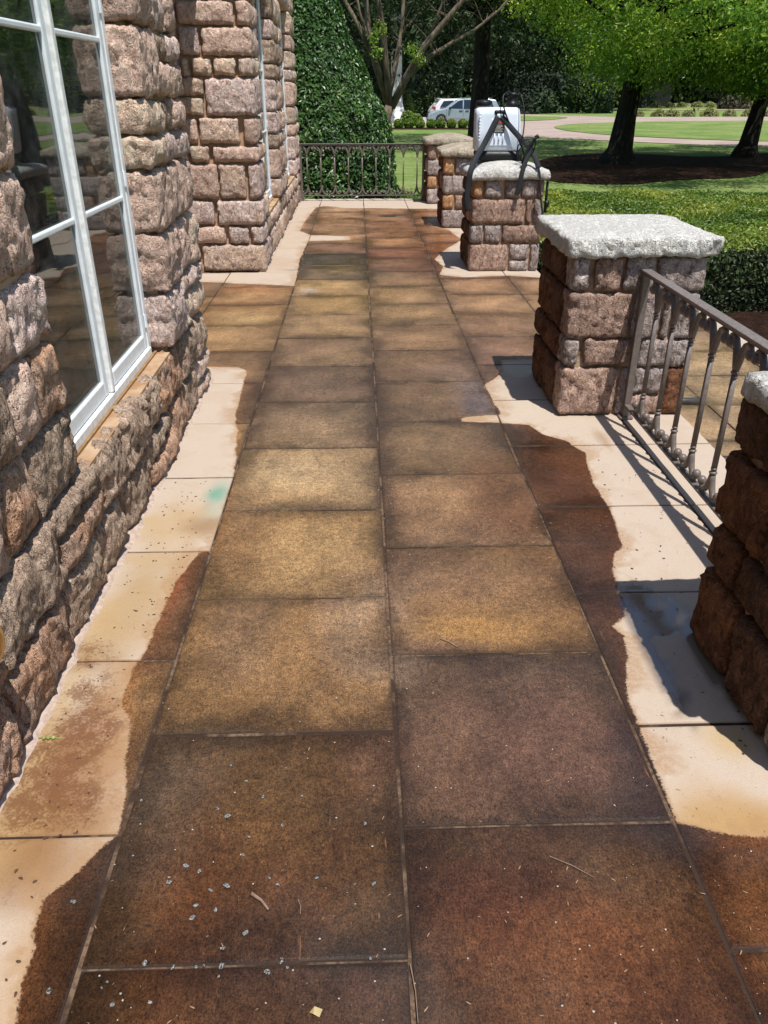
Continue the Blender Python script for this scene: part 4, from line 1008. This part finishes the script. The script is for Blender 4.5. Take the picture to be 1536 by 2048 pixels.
for k in range(60):   # thin twigs
    key = random.choice(['b1','b3','b4','b5','b6','b7','b2']); pts = BR_[key][0]; i = random.randint(1, len(pts)-2)
    p = Vector(pts[i]).lerp(Vector(pts[i+1]), random.random()); q = p+Vector((random.uniform(-.5, .6), random.uniform(-.4, .4), random.uniform(.0, .7))); m2 = p.lerp(q, .5)+Vector((0, 0, random.uniform(-.1, .12)))
    mb.tube([p, m2, q], [.011, .007, .004], 5); r_ = q+Vector((random.uniform(-.3, .3), 0, random.uniform(-.25, .2))); mb.tube([q, r_], [.004, .003], 4)
o_ = part('twigs', mb, BARKP, cm); o_['kind'] = 'stuff'
d = dirs(60); K = np.array((.9, 19, 4.9))+d*np.array((2.6, 2.0, 1.3))*rng.uniform(.4, 1, 60)[:, None]; K[:, 2] = np.maximum(K[:, 2], 3.3)
K = np.vstack([K, [(.42, 18.7, 2.25), (.35, 18.7, 2.5), (1.15, 18.6, 2.3), (.5, 18.7, 2.7), (1.3, 18.8, 2.15)]])
idx = np.repeat(np.arange(65), 90); dd = dirs(len(idx)); P = K[idx]+dd*(rng.uniform(0, 1, len(idx))**.5*np.where(idx < 60, .42, .16))[:, None]
link('leaves', leaves('leaves', P, dd+np.array((0,0,.6)), .07, TREEL, .45, .6), cm)

for (x, y, lab) in ((17, 4, 'broad tree east of the terrace, mirrored in the house windows'), (20, 13, 'second broad tree east of the terrace, mirrored in the house windows')):
    clump_tree('garden_tree', lab, (x, y, GZ), .3, 2.6, (x, y, 5.6), (4.4, 4.4, 3.8), 150, 90, .3, TREEL, BARKD, 'trees east of the terrace', 1.2, .7, 1.6, 2.0)
# background trees
bgs = [(-7,70,15,6,'TREED'),(0,82,17,7,'TREED'),(9,88,16,6.5,'TREEM'),(14.5,93,17,7,'TREED'),(22,98,18,7.5,'TREEM'),(30,104,16,7.0,'TREEM'),(38,118,19,8,'TREEM'),(48,150,22,9,'TREEM'),(58,140,20,9,'TREEM'),(70,150,22,10,'TREEM'),(30,152,22,10,'TREEM'),(84,140,22,10,'TREEM'),(3,68,14,5.5,'TREED')]
side = ['far left, behind the conical shrub','behind the white column','behind the parked minivan','behind the sprayer tank top','in the gap left of the flared tree trunk','just right of the flared tree trunk','above the left end of the shrub rows','above the middle of the shrub rows','above the right part of the shrub rows','beyond the right edge tree','deepest in the wood behind the flared trunk','farthest right of the wood','over the white column top']
for (x, y, h, r, mt), sd_ in zip(bgs, side):
    clump_tree('woodland_tree', 'dark leafy woodland tree '+sd_, (x, y, GZ), .3, h*.3, (x, y, h*.55), (r, r*.8, h*.47), 150, 50, .55, TREED if mt == 'TREED' else TREEM, BARKD, 'woodland trees behind the lawns', 1.9, .8, 1.3, .6 if y > 60 else 3, limbs=5)
def leafwall(name, x0, y0, x1, y1, z0, z1, n, size, mat, depth, label):
    a = rng.uniform(0, 1, n); P = np.c_[x0+a*(x1-x0), y0+a*(y1-y0)+rng.uniform(0, depth, n), rng.uniform(z0, z1, n)]
    P[:, 1] += 2.5*fbm(P*.22, 3, 6)
    var = np.clip(.4+.5*fbm(P*.35, 3, 12), 0, 1)
    o = link(name, leaves(name, P, np.tile((0., -.8, .5), (n, 1)), size, mat, .6, .6, var)); tag(o, label, 'woodland', kind='stuff')
leafwall('woodland', -40, 112, 40, 118, GZ, 22, 22000, 1.1, TREED, 6, 'dense dark far-off woodland')
leafwall('woodland', 20, 160, 130, 150, GZ, 30, 24000, 1.3, TREED, 6, 'dense dark far-off woodland')
leafwall('understorey', -4, 74.5, 9, 75.5, GZ, 5.2, 9000, .38, TREEM, 3, 'dark bushy understorey behind the parked cars')
leafwall('understorey', 13, 88, 27, 92, GZ, 3.0, 6000, .4, TREED, 3, 'black shaded undergrowth right of the sprayer')
DK = mat_plain('wood_shade', (.006,.008,.006,1), 1)  # near-black colour for shade deep in the wood and inside bushes
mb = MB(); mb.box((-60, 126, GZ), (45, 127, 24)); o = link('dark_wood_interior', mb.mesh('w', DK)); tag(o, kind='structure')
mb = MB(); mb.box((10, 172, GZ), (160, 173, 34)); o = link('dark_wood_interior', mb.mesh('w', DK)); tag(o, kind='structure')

# small clipped balls, topiary, column
def ball_shrub(name, c, r, n, ls, mat, label, cat, group=None, sq=.95, cone=False):
    e = empty(name, (c[0], c[1], c[2]), label, cat, group); d = dirs(n)
    if cone:
        z = rng.uniform(0, 1, n)**1.2; th = rng.uniform(0, 6.283, n); rr = r*(1-z**1.6)*1+.03
        P = np.c_[c[0]+rr*np.cos(th), c[1]+rr*np.sin(th), c[2]+z*sq]; N = np.c_[np.cos(th), np.sin(th), z*0+.4]
    else:
        P = np.array((c[0], c[1], c[2]+r*sq*.9))+d*np.array((r, r, r*sq))*(1-np.abs(rng.normal(0, .05, n)))[:, None]*(1+.05*fbm(d*3+c[0], 2, 5))[:, None]; P[:, 2] = np.maximum(P[:, 2], c[2]+.02); N = d
    link('foliage', leaves('foliage', P, N, ls, mat, .6, .6), e)
    mb = MB()
    if cone: mb.lathe(c, [(r*.85, .05), (r*.6, sq*.45), (r*.1, sq*.9)], 10)
    else: mb.ball((c[0], c[1], c[2]+r*sq*.9), r*.85, 10)
    part('shade_core', mb, DK, e); return e  # solid core carries the bush's inner shade as colour
bx = [1.256,1.903,2.679,3.358,4.069,4.781,5.395,6.107,6.818,7.465]
wh = ['hidden at its left behind the conical shrub','second from the left','third from the left','fourth from the left','left of the van wheel','under the van front wheel','under the van front door','under the van rear door','before the van rear wheel','last one, beside the black trunk']
for x, w_ in zip(bx, wh):
    ball_shrub('box_ball', (x, 56.4, GZ), .30+random.uniform(-.02, .03), 700, .12, BALLM, 'small round clipped bush in the row, '+w_, 'bush', 'round clipped bushes in a row')
ball_shrub('topiary_cone', (3.72, 67.5, GZ), .85, 3000, .12, BALLM, 'bright green clipped cone beside the white column', 'topiary', None, 2.6, True)
ball_shrub('clipped_bush', (3.55, 61, GZ), .52, 900, .12, BALLM, 'yellow-green clipped bush at the foot of the white column', 'bush')
ball_shrub('clipped_bush', (4.15, 61, GZ), .42, 700, .12, BALLM, 'lower clipped bush between column bush and minivan', 'bush')
WM = mat_plain('white_stucco', alb((240,240,238), .8), .7)
cl_ = empty('white_column', (2.95, 66, GZ), 'tall white column with flared base behind the crape myrtle', 'column')
mb = MB(); mb.lathe((2.95, 66, GZ), [(.85, 0), (.85, .35), (.7, .42), (.62, .75), (.50, 1.2), (.43, 1.7), (.41, 3), (.38, 6.5), (.5, 6.55), (.5, 6.9)], 24); part('shaft', mb, WM, cl_, True)
mb = MB(); mb.box((1.6, 65.2, GZ-.05), (5.2, 65.9, GZ+.38)); part('plinth', mb, WM, cl_)
# shrub rows on the far right
def tuft(x, y, r, lab, n=260, mat=None, cat='shrub', grp=None):
    e = empty('mounded_shrub', (x, y, GZ), lab, cat, grp); d = dirs(n); d[:, 2] = np.abs(d[:, 2])
    P = np.array((x, y, GZ))+d*np.array((r, r, r*.85))*rng.uniform(.75, 1.08, n)[:, None]
    link('foliage', leaves('foliage', P, d, r*.38, mat or TUFT, .35, .5), e)
    mb = MB(); mb.ball((x, y, GZ), r*.75, 8); part('shade_core', mb, DK, e)  # black ball in place of the shade under the leaves
NTH = 'first second third fourth fifth sixth seventh eighth ninth tenth eleventh twelfth thirteenth'.split()
xs1 = [25.6,27.5,29.0,30.4,32.2,35.0,36.8,38.6,41.0,43.2,45.6]
xs1 = [25.9+1.72*k+random.uniform(-.3, .3) for k in range(13)]
for k, x in enumerate(xs1): tuft(x, 80.7, random.uniform(.55, .85), 'low olive mounded shrub in the nearer far row, '+NTH[k]+' from its left end', grp='mounded shrubs in the nearer row')
xs2 = [39.6+1.95*k+random.uniform(-.2, .2) for k in range(12)]
for k, x in enumerate(xs2): tuft(x, 122, random.uniform(.7, .85), 'low olive mounded shrub in the farther row, '+NTH[k]+' from its left end', grp='mounded shrubs in the farther row')
tuft(48.2, 111.3, 1.9, 'large round brownish bush at the right end of the far shrub row', 900, MAROON, 'bush')

# ------------------------------------------------------------------ vehicles
PAINT = mat_plain('silver_blue_paint', (.36,.46,.53,1), .25, .35, .03, 3, 0, .001, .6)
PAINTL = mat_plain('silver_lower_paint', (.34,.36,.36,1), .35, .3, .03, 3, 0, .001)
WPAINT = mat_plain('white_paint', (.8,.81,.82,1), .3, 0, .02, 3, 0, .001)
CGL = mat_plain('dark_car_glass', (.012,.02,.03,1), .08, 0, .05, 3, 0, .001, .8)
TYRE = mat_plain('tyre_rubber', (.015,.015,.016,1), .8)
RIM = mat_plain('alloy_rim', (.45,.46,.48,1), .35, .7)
REDL = mat_plain('red_lamp', (.45,.03,.02,1), .25); CLRL = mat_plain('clear_lamp', (.7,.7,.68,1), .15)
def vehicle(name, label, cat, loc, rz, prof, belt, width, wheels, wins, paint, length):
    e = empty(name, (0, 0, 0), label, cat)
    w = width/2
    def extr(mb, pr, y0, y1, inset=None):
        n = len(pr); ins = inset or (lambda z: 0)
        V = []
        for yy, s in ((y0, 1), (y1, -1)):
            for (x, z) in pr: V.append((x, yy+s*ins(z), z))
        F = [tuple(range(n-1, -1, -1)), tuple(range(n, 2*n))]
        for i in range(n): F.append((i, (i+1) % n, n+(i+1) % n, n+i))
        mb.add(V, F)
    tum = lambda z: max(0, z-belt)*.28
    mb = MB(); extr(mb, prof, -w, w, tum); bevel(part('body', mb, paint, e, False), .05, 3)
    for pr in wins:
        for s in (-1, 1):
            V = []; 
            mb = MB(); V = [(x, s*(w-tum(z)+.006), z) for x, z in pr]+[(x, s*(w-tum(z)-.02), z) for x, z in pr]; n = len(pr)
            F = [tuple(range(n)) if s > 0 else tuple(range(n-1, -1, -1))]+[(i, (i+1) % n, n+(i+1) % n, n+i) for i in range(n)]
            mb.add(V, F); part('window', mb, CGL, e)
    for wx, r in wheels:
        for s in (-1, 1):
            mb = MB(); mb.tube([(wx, s*(w-.0), r), (wx, s*(w+.006), r)], r*1.16, 24); part('wheel_arch', mb, TYRE, e)
            wo = link('wheel', None, e, (0, 0, 0)); wo['_w'] = (0, 0, 0)
            mb = MB(); mb.tube([(wx, s*(w-.2), r), (wx, s*(w+.012), r), (wx, s*(w+.02), r)], [r, r, r*.9], 24); part('tyre', mb, TYRE, wo)
            mb = MB(); mb.tube([(wx, s*(w+.012), r), (wx, s*(w+.028), r)], [r*.66, r*.62], 20); 
            part('rim', mb, RIM, wo)
            mb = MB()
            for k in range(6):
                a = k*math.pi/3; mb.tube([(wx+math.cos(a)*r*.12, s*(w+.03), r+math.sin(a)*r*.12), (wx+math.cos(a)*r*.58, s*(w+.03), r+math.sin(a)*r*.58)], .035, 5)
            part('spokes', mb, TYRE, wo)
    e.location = loc; e.rotation_euler = (0, 0, rz); e.scale = (1, 1, .93)
    return e, w
vp = [(0,.28),(-.04,.55),(.10,.82),(1.0,1.02),(1.25,1.10),(2.05,1.68),(2.6,1.76),(4.2,1.76),(4.75,1.66),(5.05,1.05),(5.12,.6),(5.05,.28)]
wv = [[(1.42,1.08),(2.12,1.60),(2.42,1.66),(2.42,1.08)],[(2.50,1.08),(2.50,1.67),(3.50,1.68),(3.50,1.08)],[(3.58,1.08),(3.58,1.68),(4.45,1.62),(4.62,1.10)]]
van, w = vehicle('minivan', 'silver-blue minivan parked on the drive behind the round bushes', 'minivan', (5.15, 63.5, GZ+.02), -.06, vp, 1.05, 1.95, [(.92,.34),(3.98,.34)], wv, PAINT, 5.1)
mb = MB(); mb.box((1.25, -w-.012, .40), (3.45, -w+.01, .50)); part('side_moulding', mb, PAINTL, van)
for x in (2.18, 2.62):
    mb = MB(); mb.box((x, -w-.03, .88), (x+.24, -w+.01, .96)); bevel(part('door_handle', mb, TYRE, van), .01)
for x in (1.28, 2.46, 3.55):
    mb = MB(); mb.box((x, -w-.008, .45), (x+.015, -w+.005, 1.04)); part('door_seam', mb, TYRE, van)
mb = MB(); mb.box((1.45, -w-.17, 1.06), (1.62, -w-.0, 1.2)); bevel(part('mirror', mb, TYRE, van), .03)
mb = MB(); mb.add([(.02,-w+.1,.62),(.06,-w-.004,.64),(.48,-w-.006,.86),(.12,-w+.02,.80),(.02,-w+.1,.74)], [(0,1,2,3,4)]); part('headlight', mb, CLRL, van)
mb = MB(); mb.box((2.3, -.75, 1.765), (4.5, -.70, 1.80)); mb.box((2.3, .70, 1.765), (4.5, .75, 1.80)); part('roof_rack', mb, RIM, van)
sp_ = [(0,.35),(-.03,.75),(.12,1.0),(.55,1.55),(.8,1.66),(2.6,1.68),(3.3,1.15),(4.5,1.0),(4.6,.4)]
suv, w = vehicle('white_suv', 'white car with red tail lamp parked beyond the minivan, only its rear showing', 'car', (5.55, 66.5, GZ+.05), .12, sp_, 1.0, 1.85, [(.85,.35),(3.6,.35)], [[(.55,1.10),(.85,1.52),(1.6,1.56),(1.6,1.10)],[(1.68,1.10),(1.68,1.56),(2.5,1.56),(2.95,1.12)]], WPAINT, 4.6)
mb = MB(); mb.box((-.02, -w-.005, .95), (.22, -w+.12, 1.12)); part('tail_lamp', mb, REDL, suv)
mb = MB(); mb.box((.45, -.6, 1.665), (.75, .6, 1.70)); part('spoiler', mb, WPAINT, suv)

# ------------------------------------------------------------------ backpack sprayer on the third pier
t = NT('translucent_white_tank'); v = t.coord(False)
t.fin(t.mix(t.rng(t.noise(v, 4, 2), .3, .7), (.62,.70,.80,1), (.70,.76,.84,1)), .35, None, .5)
t.b.inputs['Subsurface Weight'].default_value = .25; t.b.inputs['Subsurface Radius'].default_value = (.05,.05,.06)
TANK = t.m
BLK = mat_plain('black_plastic', (.008,.009,.010,1), .45, 0, .2, 40, .1, .002, .3)
STRAP = mat_plain('dark_webbing', (.012,.016,.022,1), .85, 0, .3, 120, .4)
LBL = mat_plain('label_black', (.03,.03,.03,1), .4); LBR = mat_plain('label_red', (.5,.08,.03,1), .4); LBW = mat_plain('label_print', (.65,.62,.58,1), .5)
sy = 8.33; zb = 1.0
spr = empty('backpack_sprayer', (1.35, sy, zb), 'white backpack sprayer with black caps and dangling straps on a pier cap', 'sprayer')
def rrect(x0, x1, y0, y1, r, n=5):
    P = []
    for cx_, cy_, a0 in ((x1-r, y1-r, 0), (x0+r, y1-r, 90), (x0+r, y0+r, 180), (x1-r, y0+r, 270)):
        for k in range(n+1):
            a = math.radians(a0+90*k/n); P.append((cx_+r*math.cos(a), cy_+r*math.sin(a)))
    return P
def loft(secs):
    mb = MB(); n = len(secs[0][1]); V = []; F = []
    for z, P in secs: V += [(x, y, z) for x, y in P]
    for i in range(len(secs)-1):
        for k in range(n): a = i*n+k; b = i*n+(k+1) % n; F.append((a, b, b+n, a+n))
    F.append(tuple(range(n-1, -1, -1))); F.append(tuple((len(secs)-1)*n+k for k in range(n)))
    mb.add(V, F); return mb
x0, x1 = 1.125, 1.56
secs = [(1.075, rrect(x0+.015, x1+.0, sy-.09, sy+.12, .05)), (1.09, rrect(x0, x1+.012, sy-.10, sy+.13, .05)), (1.25, rrect(x0+.002, x1+.005, sy-.085, sy+.13, .05)), (1.38, rrect(x0, x1-.008, sy-.075, sy+.13, .05)), (1.43, rrect(x0, x1-.02, sy-.07, sy+.13, .05)), (1.447, rrect(x0+.02, x1-.04, sy-.05, sy+.11, .045))]
part('tank', loft(secs), TANK, spr, True)
secs = [(.995, rrect(x0+.03, x1+.03, sy-.12, sy+.13, .04)), (1.05, rrect(x0+.01, x1+.025, sy-.115, sy+.135, .04)), (1.082, rrect(x0+.02, x1+.0, sy-.09, sy+.12, .04))]
part('base', loft(secs), BLK, spr, True)
# raised trapezoid on the front, with three ribs
mb = MB(); yf = sy-.105
mb.add([(1.19,yf,1.12),(1.475,yf,1.12),(1.405,yf+.012,1.34),(1.28,yf+.012,1.34),(1.175,yf+.04,1.10),(1.49,yf+.04,1.10),(1.42,yf+.045,1.37),(1.265,yf+.045,1.37)], [(0,1,2,3),(4,5,1,0),(5,6,2,1),(6,7,3,2),(7,4,0,3)]); bevel(part('front_panel', mb, TANK, spr), .008)
for x in (1.305, 1.345, 1.385):
    mb = MB(); mb.tube([(x, yf-.002, 1.145), (x, yf+.004, 1.235)], .008, 6); part('rib', mb, TANK, spr, True)
for k in range(9):
    mb = MB(); mb.ball((1.16, sy-.092, 1.17+.028*k), .008, 6); part('level_mark', mb, TANK, spr, True)
mb = MB(); mb.box((1.292, yf-.006, 1.236), (1.394, yf+.004, 1.335)); part('label', mb, LBL, spr)
mb = MB(); mb.box((1.292, yf-.0075, 1.312), (1.394, yf-.0062, 1.332)); part('label_band', mb, LBR, spr)
mb = MB()
for k in range(6): mb.box((1.30, yf-.0075, 1.245+.0105*k), (1.30+[.08,.07,.084,.06,.08,.075][k], yf-.0062, 1.2485+.0105*k))
part('label_print', mb, LBW, spr)
mb = MB(); mb.lathe((1.205, sy+.02, 1.445), [(.068, -.01), (.068, .012)], 20); part('filler_neck', mb, TANK, spr, True)
mb = MB(); mb.lathe((1.205, sy+.02, 1.458), [(.074, 0), (.078, .01), (.078, .036), (.066, .048), (.03, .052)], 24); part('cap_lid', mb, BLK, spr, True)
mb = MB(); mb.lathe((1.475, sy+.02, 1.44), [(.055, 0), (.055, .045), (.046, .05), (.044, .10), (.05, .104), (.05, .122), (.03, .135)], 20); part('pump_cap', mb, BLK, spr, True)
mb = MB(); mb.tube([(1.40, sy, 1.565), (1.475, sy, 1.515), (1.54, sy, 1.565)], .012, 8); part('carry_handle', mb, BLK, spr, True)
mb = MB(); mb.box((1.295, sy-.084, 1.385), (1.40, sy-.06, 1.425)); bevel(part('strap_bracket', mb, BLK, spr), .012)
mb = MB(); mb.box((1.318, sy-.10, 1.345), (1.372, sy-.075, 1.395)); bevel(part('buckle', mb, TANK, spr), .012)
def strap(pts, r, name='strap', flat=.25, m=None):
    pts = [Vector(p) for p in pts]; out = []
    for i in range(len(pts)-1):
        p0 = pts[max(i-1, 0)]; p1 = pts[i]; p2 = pts[i+1]; p3 = pts[min(i+2, len(pts)-1)]
        for k in range(5):
            u = k/5; out.append(.5*((2*p1)+(p2-p0)*u+(2*p0-5*p1+4*p2-p3)*u*u+(3*p1-p0-3*p2+p3)*u**3))
    out.append(pts[-1]); mb = MB(); mb.tube(out, r, 8, True, flat, (0, 1, 0) if flat < 1 else None); part(name, mb, m or STRAP, spr, True)
strap([(1.325,8.22,1.372),(1.26,8.19,1.250),(1.185,8.14,1.120),(1.11,8.02,1.03),(1.055,7.93,.93),(1.035,7.925,.80),(1.03,7.925,.66),(1.05,7.93,.58)], .027)
strap([(1.36,8.22,1.372),(1.445,8.19,1.284),(1.53,8.15,1.20),(1.61,8.05,1.12),(1.66,7.97,1.03),(1.69,7.93,.95)], .025)
strap([(1.69,7.93,.95),(1.71,7.92,.86),(1.73,7.92,.70),(1.765,7.92,.54),(1.79,7.92,.40)], .009, 'strap_tail')
strap([(1.62,8.0,1.17),(1.60,7.98,1.08),(1.56,7.95,.99),(1.535,7.925,.90),(1.52,7.92,.78),(1.50,7.92,.72)], .022)
strap([(1.44,sy-.02,1.58),(1.37,8.25,1.545),(1.372,8.2,1.448),(1.430,8.2,1.323),(1.482,8.19,1.250),(1.549,8.15,1.130),(1.586,8.10,1.034),(1.60,8.04,.99)], .007, 'hose', 1, BLK)
strap([(1.552,8.0,.99),(1.505,8.0,1.057),(1.494,8.0,1.133),(1.555,8.0,1.184),(1.638,8.0,1.192),(1.653,8.0,1.133),(1.622,8.0,1.057),(1.546,8.0,1.0),(1.50,8.0,1.09),(1.6,8.0,1.15)], .006, 'hose', 1, BLK)
strap([(1.53,8.26,1.56),(1.56,8.2,1.45),(1.565,8.15,1.3),(1.55,8.1,1.15),(1.58,8.05,1.05)], .006, 'hose', 1, BLK)
mb = MB(); mb.tube([(1.665, 7.99, 1.215), (1.64, 7.99, 1.19), (1.56, 7.97, 1.06), (1.53, 7.95, .99)], [.017, .012, .010, .010], 8); mb.tube([(1.655, 7.99, 1.225), (1.67, 7.99, 1.20)], .017, 8); part('spray_wand', mb, BLK, spr, True)
mb = MB(); mb.tube([(1.80, 7.99, .83), (1.80, 7.99, .55)], [.012, .016], 8); mb.box((1.79, 7.97, .60), (1.825, 8.01, .66)); part('trigger_handle', mb, BLK, spr, True)

# ------------------------------------------------------------------ small things on the paving
TWIGM = mat_plain('pale_twig', alb((176,146,128)), .8); LEAFY = mat_plain('dry_leaf', alb((222,196,140)), .6); GRN = mat_plain('green_seed', alb((196,206,120)), .5)
PEB = mat_plain('pale_pebble', alb((232,220,206)), .6); PINE = mat_plain('pine_needle', alb((196,156,120), .55), .8)
FOAM = mat_plain('soap_foam', alb((168,172,172)), .3, 0, .5, 300, .3)
def gp(px, py):
    p = math.radians(28.318); yw = math.radians(-1.766); u = (px-768)/1570; v_ = (py-1024)/1570
    d = Vector((u, math.cos(p)-v_*math.sin(p), -math.sin(p)-v_*math.cos(p))); d.rotate(Matrix.Rotation(yw, 3, 'Z'))
    s = -1.6/d.z; return Vector((d.x*s, d.y*s, 0))
# positions on the paving (metres), measured once from the picture
TW = [((-.262,1.157),(-.221,1.117),.0032,'stubby pale twig lying on the dark near paving'),((-.157,1.14),(-.150,1.105),.0012,'tiny reddish twig right of the stubby pale twig'),((.085,.985),(.093,.868),.0012,'long thin straw lying in the centre joint near the bottom'),((.43,1.235),(.52,1.175),.0012,'thin pale straw on the near right slab'),((.25,2.075),(.30,2.03),.002,'small curled twig on the middle right slab')]
for a, b, r, lab in TW:
    z = .002+r; e = empty('twig', (a[0], a[1], 0), lab, 'twig'); mb = MB(); mx = ((a[0]+b[0])/2+.003, (a[1]+b[1])/2+.002, z+.001)
    mb.tube([(a[0], a[1], z), mx, (b[0], b[1], z)], [r*1.2, r, r*.8], 6); part('stick', mb, TWIGM, e)
lf = MB(); c0 = (-.105, .895)
lf.add([(c0[0]-.014, c0[1], .003), (c0[0]-.004, c0[1]+.008, .010), (c0[0]+.012, c0[1]+.004, .006), (c0[0]+.006, c0[1]-.010, .004), (c0[0]-.006, c0[1]-.006, .009)], [(0,4,3,2,1)])
o = link('dry_leaf', lf.mesh('dry_leaf', LEAFY)); tag(o, 'small torn dry yellow leaf at the bottom edge of the paving', 'leaf')
e = empty('green_sprig', (-.89, 1.655, 0), 'small green seed sprig beside the wall at the left', 'sprig'); mb = MB()
mb.tube([(-.915,1.66,.006),(-.88,1.658,.007),(-.85,1.655,.005)], .0015, 5); part('stalk', mb, GRN, e)
for dx in (-.012, .0, .014):
    mb = MB(); mb.ball((-.885+dx, 1.656, .008), .006, 8); part('seed', mb, GRN, e)
def scatter(name, n, fn, size, mat, label, cat, zs=.4, elong=1.0):
    V = []; F = []
    for k in range(n):
        x, y = fn(); s = size*random.uniform(.5, 1.5); a = random.uniform(0, math.pi); ca, sa = math.cos(a), math.sin(a)
        b = len(V); m = 7
        for q in range(m):
            th = 2*math.pi*q/m; rr = s*random.uniform(.75, 1.2); u_, w2 = rr*math.cos(th)*elong, rr*math.sin(th)
            V.append((x+u_*ca-w2*sa, y+u_*sa+w2*ca, .0022))
        V.append((x, y, .0022+s*zs))
        for q in range(m): F.append((b+q, b+(q+1) % m, b+m))
    o = link(name, mesh_np(name, V, F, mat, False)); tag(o, label, cat, kind='stuff')
def near_left():
    while 1:
        x, y = random.gauss(-.35, .16), random.gauss(1.12, .2)
        if -.66 < x < .05 and y > .85: return x, y
scatter('foam_spots', 46, near_left, .0038, FOAM, 'grey soap foam spots on the dark paving at the lower left', 'foam', .15, 1.5)
scatter('paving_grit', 240, lambda: (random.uniform(-.6, .95), .85+random.random()**1.6*3.2), .0018, PEB, 'scattered pale grit on the paving', 'grit', .7)
scatter('paving_debris', 240, lambda: (random.uniform(-.6, 1.05), .85+random.random()**1.4*4), .0010, PINE, 'fine straw and needle bits on the paving', 'debris', .5, 5)
DRK = mat_plain('dark_crumbs', alb((110,78,56)), .8)
scatter('dark_crumbs', 330, lambda: random.choice([(random.uniform(.95, 1.4), random.uniform(1.35, 3.8)), (random.uniform(-.9, -.68), random.uniform(.9, 3.3))]), .0024, DRK, 'dark crumbs on the pale washed paving', 'crumbs', .3, 1.8)
for o in C.objects:
    if '_w' in o: del o['_w']
